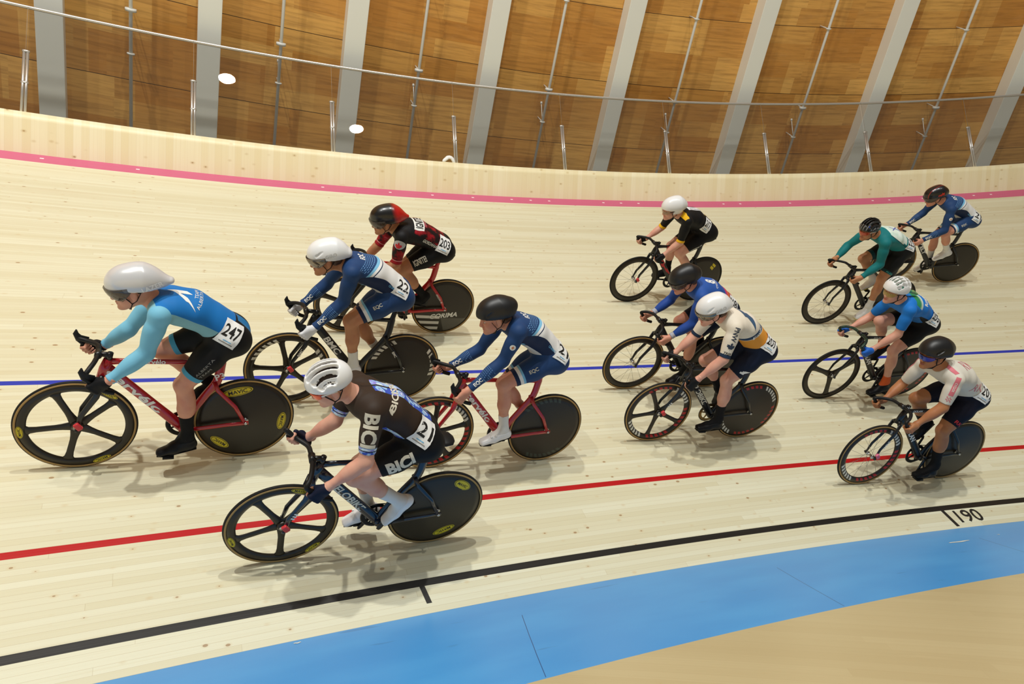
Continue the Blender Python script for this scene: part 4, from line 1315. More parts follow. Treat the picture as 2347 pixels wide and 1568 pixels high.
# joints of each rider in the axes of the bicycle (m): pel neck head shL shR elL elR wrL wrR haL haR hipL hipR knL knR anL anR toeL toeR heelL heelR
JN = 'pel neck head shL shR elL elR wrL wrR haL haR hipL hipR knL knR anL anR toeL toeR heelL heelR'.split()
BK = {
1: (0.001, 1.5377, 0.011, -0.1007, 0.9905),
2: (0.0534, 2.1045, 0.0128, -0.1045, 0.9436),
3: (0.079, 3.1727, 0.027, 0.0318, 0.9666),
4: (0.0939, 1.2285, 0.026, -0.1312, 0.9768),
5: (0.047, 0.5457, 0.0161, -0.0361, 0.9855),
6: (0.2154, 3.8385, -0.0247, 0.0247, 0.96),
7: (0.1846, 2.0951, 0.027, -0.0104, 0.965),
8: (0.1811, 1.3228, 0.0416, -0.0853, 0.9788),
9: (0.3108, 3.212, 0.0198, -0.033, 0.9738),
10: (0.3764, 4.1971, 0.0866, -0.0242, 0.9749),
11: (0.2748, 1.7806, 0.0215, -0.0461, 0.9652),
12: (0.2579, 0.577, 0.0206, -0.1692, 0.9729),
}
CRANK = {1: -1.056, 2: 0.15, 3: 1.387, 4: 0.09, 5: -4.157, 6: -3.103, 7: -0.854, 8: -0.523, 9: -1.221, 10: -4.719, 11: -1.412, 12: 4.993}
JD = {
1: [-0.354, -0.005, 1.028, 0.037, 0.021, 1.304, 0.179, 0.065, 1.372, 0.033, 0.197, 1.244, 0.049, -0.15, 1.203, 0.105, 0.192, 0.983, 0.214, -0.147, 0.965, 0.301, 0.214, 0.804, 0.352, -0.226, 0.804, 0.366, 0.191, 0.754, 0.429, -0.191, 0.805, -0.349, 0.08, 1.023, -0.355, -0.09, 1.019, -0.099, 0.094, 0.69, 0.035, -0.095, 0.842, -0.133, 0.111, 0.281, -0.28, -0.118, 0.567, 0.062, 0.121, 0.142, -0.099, -0.123, 0.421, -0.198, 0.116, 0.198, -0.363, -0.12, 0.498],
2: [-0.331, -0.014, 1.055, 0.082, 0.036, 1.344, 0.251, 0.057, 1.383, 0.087, 0.214, 1.293, 0.079, -0.136, 1.259, 0.123, 0.176, 1.037, 0.191, -0.213, 1.01, 0.322, 0.206, 0.828, 0.367, -0.197, 0.831, 0.384, 0.194, 0.767, 0.427, -0.19, 0.771, -0.326, 0.069, 1.044, -0.335, -0.099, 1.049, 0.041, 0.114, 0.843, -0.031, -0.108, 0.759, -0.026, 0.114, 0.441, -0.294, -0.118, 0.425, 0.173, 0.123, 0.31, -0.168, -0.123, 0.228, -0.099, 0.117, 0.363, -0.396, -0.12, 0.382],
3: [-0.317, -0.014, 1.027, 0.133, 0.029, 1.252, 0.264, 0.092, 1.339, 0.117, 0.204, 1.199, 0.125, -0.145, 1.168, 0.135, 0.219, 0.931, 0.242, -0.162, 0.912, 0.338, 0.2, 0.794, 0.346, -0.22, 0.723, 0.42, 0.19, 0.775, 0.411, -0.19, 0.769, -0.316, 0.07, 1.019, -0.317, -0.099, 1.017, 0.054, 0.11, 0.812, -0.006, -0.095, 0.721, -0.234, 0.119, 0.52, -0.133, -0.124, 0.322, 0.015, 0.123, 0.486, -0.074, -0.133, 0.093, -0.258, 0.121, 0.418, -0.245, -0.124, 0.302],
4: [-0.355, -0.001, 1.042, 0.032, 0.032, 1.374, 0.2, 0.065, 1.424, 0.038, 0.2, 1.33, 0.044, -0.142, 1.249, 0.105, 0.185, 1.086, 0.151, -0.19, 0.978, 0.339, 0.203, 0.851, 0.374, -0.201, 0.817, 0.392, 0.195, 0.781, 0.457, -0.191, 0.811, -0.358, 0.084, 1.034, -0.355, -0.086, 1.032, 0.025, 0.1, 0.838, -0.061, -0.095, 0.718, -0.051, 0.123, 0.428, -0.349, -0.118, 0.413, 0.142, 0.129, 0.289, -0.178, -0.123, 0.255, -0.13, 0.123, 0.365, -0.436, -0.12, 0.349],
5: [-0.252, -0.001, 1.014, 0.15, -0.023, 1.343, 0.318, -0.01, 1.416, 0.092, 0.13, 1.304, 0.132, -0.212, 1.266, 0.118, 0.225, 1.029, 0.228, -0.163, 1.007, 0.301, 0.209, 0.838, 0.362, -0.222, 0.834, 0.358, 0.195, 0.774, 0.439, -0.197, 0.86, -0.25, 0.084, 1.003, -0.252, -0.086, 1.004, 0.139, 0.129, 0.82, 0.055, -0.095, 0.703, -0.178, 0.117, 0.568, -0.059, -0.122, 0.3, -0.095, 0.119, 0.367, 0.094, -0.128, 0.119, -0.281, 0.107, 0.565, -0.157, -0.123, 0.242],
6: [-0.29, -0.01, 1.054, 0.148, 0.042, 1.316, 0.319, 0.06, 1.387, 0.15, 0.211, 1.259, 0.135, -0.138, 1.238, 0.153, 0.212, 0.992, 0.174, -0.22, 0.973, 0.311, 0.2, 0.806, 0.362, -0.195, 0.823, 0.374, 0.194, 0.748, 0.44, -0.193, 0.787, -0.293, 0.073, 1.049, -0.286, -0.095, 1.041, 0.017, 0.081, 0.763, 0.075, -0.056, 0.794, -0.276, 0.117, 0.453, -0.047, -0.124, 0.419, -0.185, 0.123, 0.237, 0.164, -0.125, 0.299, -0.385, 0.12, 0.426, -0.112, -0.124, 0.334],
7: [-0.298, -0.008, 1.045, 0.14, 0.028, 1.309, 0.313, 0.045, 1.374, 0.134, 0.194, 1.244, 0.125, -0.155, 1.229, 0.156, 0.229, 0.973, 0.153, -0.232, 0.961, 0.321, 0.198, 0.802, 0.335, -0.191, 0.821, 0.389, 0.194, 0.752, 0.405, -0.19, 0.77, -0.3, 0.076, 1.038, -0.296, -0.093, 1.033, -0.014, 0.095, 0.717, 0.063, -0.098, 0.788, -0.065, 0.118, 0.301, -0.286, -0.118, 0.555, 0.106, 0.123, 0.143, -0.115, -0.123, 0.396, -0.153, 0.12, 0.237, -0.374, -0.12, 0.491],
8: [-0.282, 0.009, 1.081, 0.139, -0.002, 1.393, 0.323, -0.002, 1.441, 0.141, 0.157, 1.329, 0.134, -0.19, 1.297, 0.199, 0.23, 1.064, 0.221, -0.221, 1.028, 0.365, 0.208, 0.839, 0.382, -0.197, 0.857, 0.403, 0.191, 0.766, 0.448, -0.194, 0.804, -0.289, 0.096, 1.078, -0.275, -0.077, 1.067, -0.046, 0.086, 0.743, 0.099, -0.112, 0.833, -0.094, 0.123, 0.325, -0.178, -0.117, 0.514, 0.129, 0.127, 0.214, -0.206, -0.123, 0.294, -0.151, 0.128, 0.23, -0.289, -0.119, 0.551],
9: [-0.249, -0.036, 1.124, 0.204, 0.031, 1.367, 0.381, 0.04, 1.431, 0.212, 0.196, 1.281, 0.203, -0.155, 1.272, 0.176, 0.22, 1.015, 0.309, -0.257, 1.029, 0.34, 0.209, 0.828, 0.463, -0.184, 0.88, 0.41, 0.188, 0.777, 0.484, -0.196, 0.799, -0.247, 0.043, 1.12, -0.247, -0.121, 1.113, -0.072, 0.094, 0.747, 0.14, -0.109, 0.92, -0.077, 0.105, 0.325, -0.162, -0.129, 0.625, 0.052, 0.101, 0.128, -0.065, -0.143, 0.427, -0.178, 0.103, 0.272, -0.277, -0.127, 0.589],
10: [-0.308, -0.005, 1.072, 0.139, 0.009, 1.347, 0.328, -0.011, 1.398, 0.134, 0.181, 1.255, 0.12, -0.167, 1.287, 0.148, 0.248, 0.979, 0.197, -0.218, 1.03, 0.349, 0.186, 0.791, 0.378, -0.198, 0.85, 0.425, 0.195, 0.757, 0.444, -0.195, 0.793, -0.31, 0.08, 1.063, -0.308, -0.09, 1.062, 0.07, 0.182, 0.898, -0.044, -0.095, 0.723, -0.164, 0.107, 0.591, -0.161, -0.124, 0.32, -0.007, 0.117, 0.419, -0.011, -0.132, 0.105, -0.26, 0.114, 0.543, -0.256, -0.124, 0.253],
11: [-0.311, 0.001, 1.038, 0.11, 0.053, 1.333, 0.262, 0.053, 1.447, 0.148, 0.211, 1.273, 0.087, -0.117, 1.196, 0.166, 0.232, 1.005, 0.118, -0.216, 0.941, 0.339, 0.194, 0.796, 0.332, -0.19, 0.815, 0.417, 0.193, 0.763, 0.4, -0.192, 0.755, -0.314, 0.086, 1.029, -0.309, -0.084, 1.028, -0.051, 0.094, 0.705, 0.121, -0.082, 0.969, -0.163, 0.107, 0.297, -0.133, -0.131, 0.646, 0.026, 0.12, 0.13, -0.05, -0.126, 0.415, -0.239, 0.12, 0.191, -0.243, -0.129, 0.615],
12: [-0.282, 0.002, 1.008, 0.143, 0.031, 1.313, 0.292, 0.003, 1.437, 0.153, 0.187, 1.247, 0.145, -0.16, 1.212, 0.201, 0.219, 0.991, 0.172, -0.249, 0.952, 0.357, 0.184, 0.798, 0.358, -0.202, 0.812, 0.433, 0.195, 0.766, 0.435, -0.188, 0.782, -0.287, 0.088, 0.997, -0.278, -0.083, 0.997, -0.068, 0.117, 0.667, 0.147, -0.085, 0.892, -0.187, 0.111, 0.265, -0.126, -0.122, 0.585, 0.042, 0.124, 0.151, -0.081, -0.124, 0.378, -0.23, 0.114, 0.141, -0.24, -0.123, 0.594],
}
JT = {i: {n: np.array(v[3 * k:3 * k + 3]) for k, n in enumerate(JN)} for i, v in JD.items()}
# ------------------------------------------------------------------ kit
def tq(r, q, s, phi):
    p = math.radians(phi); nn = nrm(r.lat * math.cos(p) + r.d * math.sin(p))
    return q(s) + nn * .13, nn
def t_along(r, q, txt, s, phi, w, m, up=None, **k):
    c, nn = tq(r, q, s, phi); tx = -r.e
    return project([r.bJ], txt, c, tx, np.cross(nn, tx), w, 'lettering', m, r.jersey, **k)
def t_across(r, q, txt, s, phi, w, m, rot=0, **k):
    c, nn = tq(r, q, s, phi); p = math.radians(phi); tx = nrm(-r.lat * math.sin(p) + r.d * math.cos(p)); ty = np.cross(nn, tx)
    a = math.radians(rot); tx2 = tx * math.cos(a) + ty * math.sin(a)
    return project([r.bJ], txt, c, tx2, np.cross(nn, tx2), w, 'lettering', m, r.jersey, **k)
def limb_text(r, txt, a, b, t, w, m, bvh, parent, hint=(.1, .85, .5), **k):
    A, B = r.j[a], r.j[b]; tx = nrm(B - A); nn = np.array(hint, float); nn = nrm(nn - tx * (nn @ tx))
    return project([bvh], txt, A + (B - A) * t + nn * .06, tx, np.cross(nn, tx), w, 'lettering', m, parent, **k)
OVAL = [(math.cos(k * math.pi / 12), math.sin(k * math.pi / 12)) for k in range(24)]
def badge(r, a, b, t, w, m, poly, hint, lift=.0018, height=None):
    A, B = r.j[a], r.j[b]; ty = nrm(A - B); nn = np.array(hint, float); nn = nrm(nn - ty * (nn @ ty))
    return project([r.bJ], '', A + (B - A) * t + nn * .06, np.cross(ty, nn), ty, w, 'badge', m, r.jersey, geo=poly_geo(poly, .3), lift=lift, height=height)
def helmet_text(r, txt, x, z, w, m, tilt=0.0, y=.11, **k):
    M = r.M; tx = nrm(-M[0] + M[2] * tilt); nn = nrm(M[1] + M[2] * .25)
    return project([r.bH], txt, r.C + M[0] * x + M[1] * y + M[2] * z, tx, np.cross(nn, tx), w, 'lettering', m, r.helm, reach=.1, **k)

def cloth(name, f, rough=.62): return mat(name, rough=rough, spec=.25, build=f)
def plain(name, c, rough=.62): return mat(name, c, rough, spec=.2)
NAVY, NAVY2, SKY, WHT = '21406e', '18284a', '7cbbe0', 'e9e8e6'
def j_qc(n):
    s, y, d = n.attr('tp'); t, m, sd = n.attr('ap')
    arm = m > .008
    c = n.col(NAVY)
    body = 1.0 - arm
    sb = s - y * y * 1.6 + d * .35
    tri = ((sb / .030).mod(1.0) < .34) & ((y / .017 + (sb / .030).floor() * .5).mod(1.0) < .62)
    c = n.mix(tri & sb.within(.73, .90) & body & (d > .0), c, '6f9fd0')
    c = n.mix((sb < .72) & body, c, SKY)
    c = n.mix((sb < .678) & body, c, WHT)
    c = n.mix((sb < .638) & body, c, NAVY2)
    c = n.mix((sb < .622) & body, c, WHT)
    curve = .052 - (s - .42) * (s - .42) * .55 - (s < .2) * .0
    c = n.mix((d < curve) & (sb < .80) & body, c, NAVY2)
    low = d < -.052 - (s - .3).abs() * .10
    c = n.mix(low & s.within(.16, .60) & body, c, 'dcd8d2')
    c = n.mix(low & s.within(.60, .625) & body, c, NAVY2)
    c = n.mix(low & s.within(.625, .68) & body, c, SKY)
    fore = arm & t.within(1.30, 1.72)
    dots = ((t / .045).mod(1.0) < .4) & ((y / .012).mod(1.0) < .4)
    c = n.mix(fore & dots, c, '5e88b8')
    return c
def s_qc(n):
    t, m, sd = n.attr('lp')
    c = n.col(NAVY); leg = m > -.03
    c = n.mix((t > .625) & leg, c, SKY); c = n.mix((t > .665) & leg, c, WHT); c = n.mix((t > .725) & leg, c, NAVY2)
    return c
def j_blue(n):
    s, y, d = n.attr('tp'); t, m, sd = n.attr('ap')
    c = n.col('1a74bf'); body = 1.0 - (m > .004)
    c = n.mix((d < .008 - (s - .4) * .05) & body & (s > .08), c, '85b9c4')
    c = n.mix((m > .004), c, '7cc0dc')
    return c
def s_alb(n):
    s, y, d = n.attr('tp'); t, m, sd = n.attr('lp')
    c = n.col('0d0d0f')
    c = n.mix((t > .73) & (m > -.03), c, '4f9fc0')
    c = n.mix((y.abs() < .055) & (s < .06) & (m < .03), c, '1f78b4')
    return c
def camo(n, v):
    a = n.noise(v, 1.0, 2, .4)
    c = n.mix(n.ramp(a, .46, .48), '3b55b8', '9fc6e8')
    c = n.mix(n.ramp(a, .53, .55), c, '8f86d8'); c = n.mix(n.ramp(a, .58, .60), c, 'cfe6f0')
    return c
def j_brown(n):
    s, y, d = n.attr('tp'); t, m, sd = n.attr('ap')
    cm = camo(n, n.vec(s * 7.0 + y * 14.0, y * 9.0 - s * 5.0, d * 9.0))
    c = n.col('35281f'); body = 1.0 - (m > .01)
    c = n.mix((y.abs() < .066) & (d > .02) & (s < .93) & body, c, cm)
    c = n.mix((y.abs() < .0085) & (d > .02) & body, c, '2a1f19')
    c = n.mix((d < -.045) & (s < .60) & body, c, cm)
    arm = m > .01
    c = n.mix(arm & (t > .68), c, camo(n, n.vec(t * 12.0, y * 30.0, d * 20.0)))
    c = n.mix(arm & t.within(.735, .755), c, '1b1a22')
    return c
def j_ignite(n):
    s, y, d = n.attr('tp'); t, m, sd = n.attr('ap')
    a = n.noise(n.vec(s * 5.0, y * 16.0, d * 16.0), 1.0, 4, .6)
    red = n.mix(n.ramp(a, .40, .62), '1d0f10', 'a01420')
    red = n.mix(n.ramp(a, .62, .72) * .5, red, 'd8647a')
    c = n.col('151415'); body = 1.0 - (m > .01)
    c = n.mix((s < .78) & (d > .035) & body, c, red)
    c = n.mix((d < -.035) & (s < .7) & body, c, n.mix(n.ramp(a, .5, .7), '120c0c', '7d1015'))
    arm = m > .01
    c = n.mix(arm & (t > .30), c, red)
    c = n.mix(arm & (t > .78), c, '9c1722'); c = n.mix(arm & t.within(.80, .82), c, 'e0a8a8')
    return c
def j_black6(n):
    s, y, d = n.attr('tp'); t, m, sd = n.attr('ap')
    c = n.col('101012'); arm = m > .01; body = 1.0 - arm
    c = n.mix(arm & (t > .86), c, 'e8b41c')
    c = n.mix(body & (y.abs() < .038) & (d > .03) & s.within(.42, .93), c, 'dfe0e2')
    c = n.mix(body & (s > 1.05) & (d > -.06), c, 'e8b41c')
    c = n.mix(body & (y.abs() < .038) & (d > .03) & s.within(.38, .42), c, 'e8b41c')
    return c
def j_split7(n):
    s, y, d = n.attr('tp'); t, m, sd = n.attr('ap')
    c = n.col('2a55a4'); arm = m > .01; body = 1.0 - arm
    c = n.mix(body & (d < .055 - (s - .45) * .1) & (s < .70), c, 'a3181f')
    bnd = s + y.abs() * .6
    c = n.mix(body & (bnd < .44) & (d > .03), c, 'c0386c'); c = n.mix(body & (bnd < .36) & (d > .03), c, 'e8853c'); c = n.mix(body & (bnd < .30) & (d > .03), c, 'c62430')
    c = n.mix(arm, c, '24499a')
    c = n.mix(arm & (t > 1.78), c, 'd8d8d8'); st = ((t / .02).mod(1.0) < .4)
    c = n.mix(arm & (t > 1.78) & st, c, '2a4a86')
    return c
def j_cream8(n):
    s, y, d = n.attr('tp'); t, m, sd = n.attr('ap')
    c = n.col('e6dccb'); arm = m > .01; body = 1.0 - arm
    mesh_ = (((s / .012).mod(1.0) < .25) & ((y / .008).mod(1.0) < .25)) & body
    c = n.mix(mesh_ * .3, c, 'bfae98')
    sb = s + d * .45 - y.abs() * .25
    c = n.mix(body & (sb < .50), c, 'f0ece4'); c = n.mix(body & (sb < .49), c, '24405f'); c = n.mix(body & (sb < .405), c, 'f0ece4'); c = n.mix(body & (sb < .395), c, 'e0983a')
    c = n.mix(arm & (t > .83), c, '1d2f48')
    return c
def j_teal(n):
    s, y, d = n.attr('tp'); t, m, sd = n.attr('ap')
    c = n.col('17787c'); arm = m > .006; body = 1.0 - arm
    wv = n.noise(n.vec(s * 4.0, y * 9.0, 0), 1.3, 3)
    back = (d > .030 + (s < .40) * .02) & (s < .93) & body
    c = n.mix(back & ((s + wv * .3) > .42), c, n.mix(n.ramp(wv, .35, .6), 'cfe8da', 'e8f3ea'))
    c = n.mix(back & ((s + wv * .3) < .42), c, '2f9a9c')
    c = n.mix(((d - .030).abs() < .004) & body & (s < .93), c, '123f46')
    return c
def s_teal(n):
    t, m, sd = n.attr('lp')
    return n.mix((t > .715) & (m > -.03), n.col('0e1012'), '0f3a40')
def j_blue11(n):
    s, y, d = n.attr('tp'); t, m, sd = n.attr('ap')
    c = n.col('1d78d2'); body = 1.0 - (m > .01)
    c = n.mix(body & (d < .005 - (s - .3) * .13) & (s < .58), c, '0d0e12')
    c = n.mix(body & (d < -.045) & s.within(.28, .56), c, '2e6fb8')
    sg = s - y * .25
    c = n.mix(body & sg.within(.74, .93) & (y > -.03) & (d > .005), c, n.mix(n.ramp(sg, .84, .75), '2c8a5a', 'd6e6dc'))
    return c
def j_white12(n):
    s, y, d = n.attr('tp'); t, m, sd = n.attr('ap')
    c = n.col('dcd8cc'); arm = m > .004
    ya = y.abs()
    return c
def h_tail_red(n):
    x, y, z = n.attr('hc'); return n.mix(n.ramp(x, -.07, -.13), '141313', 'b8140f')
def h_redline(n):
    x, y, z = n.attr('hc')
    c = n.col('131214')
    l = ((y.abs() - .035 - x * .18).abs() < .003) & (z > .03)
    return n.mix(l, c, 'b32318')
def h_silver(n):
    x, y, z = n.attr('hc')
    l = ((y / .03 + x * 3.0).mod(1.0) < .22) & (z > .05)
    return n.mix(l, n.col('141516'), '8d9092')
white_helm = mat('white_helmet_shell', 'ecedee', .3, 0, .3)
silver_helm = mat('pearl_helmet_shell', 'd6d6d8', .28, .15, .4)
black_helm = mat('black_helmet_shell', '151517', .42)
smoke = mat('smoked_visor', '4a423a', .08, alpha=.62, coat=.6)
mirror = mat('mirror_visor', '8d857a', .08, .7, alpha=.88)
clear_v = mat('clear_lens', 'b8a080', .06, alpha=.35, coat=.4)
orange_l = mat('orange_lens', 'd8480f', .1, .4, .6)
red_l = mat('red_lens', 'c25236', .1, .2, .6, alpha=.8)
yellow_l = mat('yellow_lens', 'c8b060', .08, alpha=.45, coat=.5)
def bl(n):
    x, y, z = n.objc(); return n.mix(n.ramp(n.noise(n.vec(x * 8, y * 9, z * 8), 1.0, 2), .3, .7), '1d4fa8', '5a2a78')
blue_l = mat('blue_mirror_lens', rough=.1, metal=.5, coat=.5, build=bl)
white_arm = mat('white_plastic', 'e4e4e0', .4)
hair_d = mat('dark_brown_hair', '2a1b12', .55)
hair_b = mat('brown_hair', '4a3222', .55)
hair_g = mat('fair_hair', '9a8a5a', .55)
def hg(n):
    x, y, z = n.objc(); return n.mix(n.ramp(n.noise(n.vec(x * 6, y * 6, z * 6), 2.0, 2), .35, .6), '2e9a78', '9aa860')
hair_t = mat('green_dyed_hair', rough=.55, build=hg)
PALE = ('dba58f', 'c2645c', '6b4a36'); PALE2 = ('d89a80', 'bd5c54', '4a3020'); MID = ('bf8660', 'a8544a', '2c1c12'); TAN = ('b0774f', '9a4f45', '241710')
sock_w = plain('white_sock', 'e2e0dc', .75); sock_k = plain('black_sock', '121214', .75); sock_o = mat('orange_sock', rough=.75, build=lambda n: n.col('c9541a'))
shoe_w = mat('white_shoe', 'e9e8e8', .35, 0, .2); shoe_k = plain('black_shoe', '121215', .45)
glove_k = plain('black_glove', '131316', .6); glove_w = plain('white_glove', 'e4e4e6', .6); glove_n = plain('navy_glove', '12182e', .6); glove_b = plain('blue_glove', '2768c8', .55)
sh_black = plain('black_shorts', '0f0f11'); sh_navy = plain('navy_shorts', '101a30'); sh_navy2 = plain('deep_navy_shorts', '0c1022')
qcj, qcs = cloth('navy_white_skinsuit', j_qc), cloth('navy_banded_shorts', s_qc)
def qc_marks(shoulder=True):
    def f(r, q):
        t_across(r, q, 'EQC', .90, 62, .085, white_print, bold=.03)
        t_along(r, q, 'QUEBEC', .27, 12, .085, lightblue_print)
        limb_text(r, 'EQC', 'wrL', 'elL', .28, .075, white_print, r.bJ, r.jersey, bold=.03)
        limb_text(r, 'EQC', 'wrR', 'elR', .28, .075, white_print, r.bJ, r.jersey, bold=.03)
        limb_text(r, 'EQC', 'knL', 'hipL', .56, .075, cream_print, r.bS, r.shorts, bold=.02)
        limb_text(r, 'LLLL', 'knL', 'hipL', .40, .03, lightblue_print, r.bS, r.shorts, hint=(-.3, .9, .1)) if False else None
        if shoulder:
            A, B = r.j['shL'], r.j['elL']; tx = nrm(B - A); nn = nrm(np.array([.1, .85, .5]))
            nn = nrm(nn - tx * (nn @ tx)); ring = [(math.cos(k * math.pi / 12), math.sin(k * math.pi / 12)) for k in range(24)]
            b = project([r.bJ], '', A + (B - A) * .42 + nn * .06, tx, np.cross(nn, tx), .045, 'round_badge', white_print, r.jersey, geo=poly_geo(ring, .4))
            project([r.bJ], '', A + (B - A) * .42 + nn * .06, tx, np.cross(nn, tx), .026, 'badge_centre', mat('orange_print', 'd8803a', .5), r.jersey, geo=poly_geo(LEAF, .5), lift=.003)
    return f
def marks1(r, q):
    c, nn = tq(r, q, .80, 42)
    project([r.bJ], '', c, -r.e, np.cross(nn, -r.e), .165, 'bolt_emblem', white_print, r.jersey, geo=poly_geo(BOLT, .2), height=.13)
    t_across(r, q, 'TEAM', .68, 74, .10, white_print, bold=.0, height=.020)
    t_across(r, q, 'ALBERTA', .625, 58, .17, white_print, bold=.0, height=.020)
    limb_text(r, 'TEAM', 'knL', 'hipL', .42, .10, grey_print, r.bS, r.shorts, hint=(-.35, .9, .1), height=.016, bold=0)
    limb_text(r, 'ALBERTA', 'knL', 'hipL', .50, .17, grey_print, r.bS, r.shorts, hint=(-.1, .9, .3), height=.016, bold=0)
    helmet_text(r, 'LAZER', -.125, .018, .11, mat('silver_print', 'f4f4f4', .4), .10, bold=.03)
def marks2(r, q):
    qc_marks(False)(r, q); helmet_text(r, 'GIRO', -.045, .048, .085, mat('pale_grey_print', 'c4c4c4', .5), .08, bold=.02)
def marks3(r, q):
    c, nn = tq(r, q, .70, 72)
    b = project([r.bJ], '', c, nrm(-r.lat), r.e, .19, 'white_box', white_print, r.jersey, geo=poly_geo(RECT, .2), height=.095)
    t_across(r, q, 'IGNITE!', .70, 72, .17, black_print, bold=.03, height=.07, lift=.0035)
    t_across(r, q, 'HEART', .575, 76, .11, pink_print, height=.026)
    t_along(r, q, 'GIORDANA', .38, 6, .17, white_print, bold=.02, height=.032, shear=.2)
    badge(r, 'shL', 'elL', .20, .105, mat('silver_grey_print', 'b9bcc0', .5), OVAL, (.35, .85, .35), height=.085)
    badge(r, 'shL', 'elL', .24, .07, red_print, LEAF, (.45, .8, .3), lift=.0035)
    limb_text(r, 'IGNITE!', 'knL', 'hipL', .46, .13, cream_print, r.bS, r.shorts, bold=.03, height=.062)
    limb_text(r, '', 'knL', 'hipL', .46, .13, white_print, r.bS, r.shorts, hint=(.1, .75, .75), geo=poly_geo(RECT, .3), height=.006) 
def marks5(r, q):
    t_across(r, q, 'BICISPORT', .71, 92, .33, cream_print, rot=0, bold=.03, height=.042)
    limb_text(r, 'BICI', 'shL', 'elL', .33, .20, cream_print, r.bJ, r.jersey, hint=(.35, .85, .35), bold=.04, height=.085)
    limb_text(r, 'BICI', 'knL', 'hipL', .62, .17, cream_print, r.bS, r.shorts, hint=(-.15, .9, .25), bold=.05, height=.085)
def marks6(r, q):
    t_along(r, q, 'JUVENTUS CC', .68, 80, .22, grey_print, height=.024)
    limb_text(r, 'juventus.cc', 'knL', 'hipL', .45, .17, white_print, r.bS, r.shorts, hint=(-.4, .9, .0), bold=.02)
def marks7(r, q):
    t_across(r, q, '8', .80, 75, .055, white_print, bold=.04, height=.10)
    t_across(r, q, 'CYCLING', .69, 70, .13, white_print, height=.018)
    limb_text(r, '8', 'shL', 'elL', .45, .05, white_print, r.bJ, r.jersey, bold=.04)
def marks8(r, q):
    c, nn = tq(r, q, .74, 42)
    project([r.bJ], '', c, -r.e, np.cross(nn, -r.e), .17, 'fin_emblem', mat('slate_print', '3a5878', .5), r.jersey, geo=poly_geo(FIN, .2), height=.16)
    t_across(r, q, 'Faulkner', .45, 38, .20, white_print, bold=.01, height=.034)
    limb_text(r, 'PNW', 'shL', 'elL', .18, .125, mat('ink_print', '1c2f47', .5), r.bJ, r.jersey, hint=(.2, .8, .6), bold=.02, height=.045)
    badge(r, 'shL', 'elL', .56, .072, mat('ink_print'), LEAF, (.25, .85, .35))
    A = r.j['shL']; B = r.j['elL']; tx = nrm(np.cross(nrm(B - A), (.2, .85, .4))); nn = nrm(np.array([.3, .85, .35])); tx = nrm(tx - nn * (tx @ nn)); tx = -tx if tx[0] > 0 else tx
    project([r.bJ], 'TREK', A + (B - A) * .80 + nn * .06, tx, np.cross(nn, tx), .072, 'lettering', black_print, r.jersey, shear=.3)
    limb_text(r, '', 'knL', 'hipL', .40, .075, white_print, r.bS, r.shorts, geo=poly_geo(FIN, .2), hint=(-.1, .9, .4))
    helmet_text(r, 'GIRO', -.045, .046, .10, mat('pale_grey_print', 'c4c4c4', .5), .10, bold=.02)
def marks9(r, q):
    M = r.M; nn = nrm(M[0] * .5 + M[1] * .65 + M[2] * .5); tx = nrm(np.cross((0, 0, 1.0), nn))
    project([r.bH], '', r.C + M[0] * .06 + M[1] * .06 + M[2] * .085 + nn * .03, tx, np.cross(nn, tx), .022, 'round_badge', mat('vivid_blue_print', '2050d8', .4), r.helm, geo=poly_geo(OVAL, .5), reach=.1)
    t_across(r, q, 'X', .72, 82, .10, mat('violet_print', '5a62b0', .5), bold=.0, height=.10)
    limb_text(r, 'PLESH', 'knL', 'hipL', .22, .10, mat('teal_print', '3fa3a0', .5), r.bS, r.shorts, hint=(-.2, .9, .2), height=.022) if False else None
    A, B = r.j['knL'], r.j['hipL']; ax = nrm(B - A); nn = nrm(np.array([.15, .9, .3])); nn = nrm(nn - ax * (nn @ ax)); tx = nrm(np.cross(nn, ax)); tx = -tx if tx[0] > 0 else tx
    project([r.bS], 'PLESH', A + ax * .095 + nn * .07, tx, np.cross(nn, tx), .10, 'lettering', mat('teal_print', '3fa3a0', .5), r.shorts, height=.022)
def marks10(r, q):
    qc_marks(True)(r, q); helmet_text(r, 'rudy', -.05, .055, .085, mat('signal_red_print', 'd8321c', .45), .12, bold=.04)
def marks11(r, q):
    t_across(r, q, 'Rowers', .68, 62, .17, white_print, bold=.03, height=.045)
    limb_text(r, 'Milton', 'knL', 'hipL', .36, .10, grey_print, r.bS, r.shorts, hint=(-.45, .9, -.05))
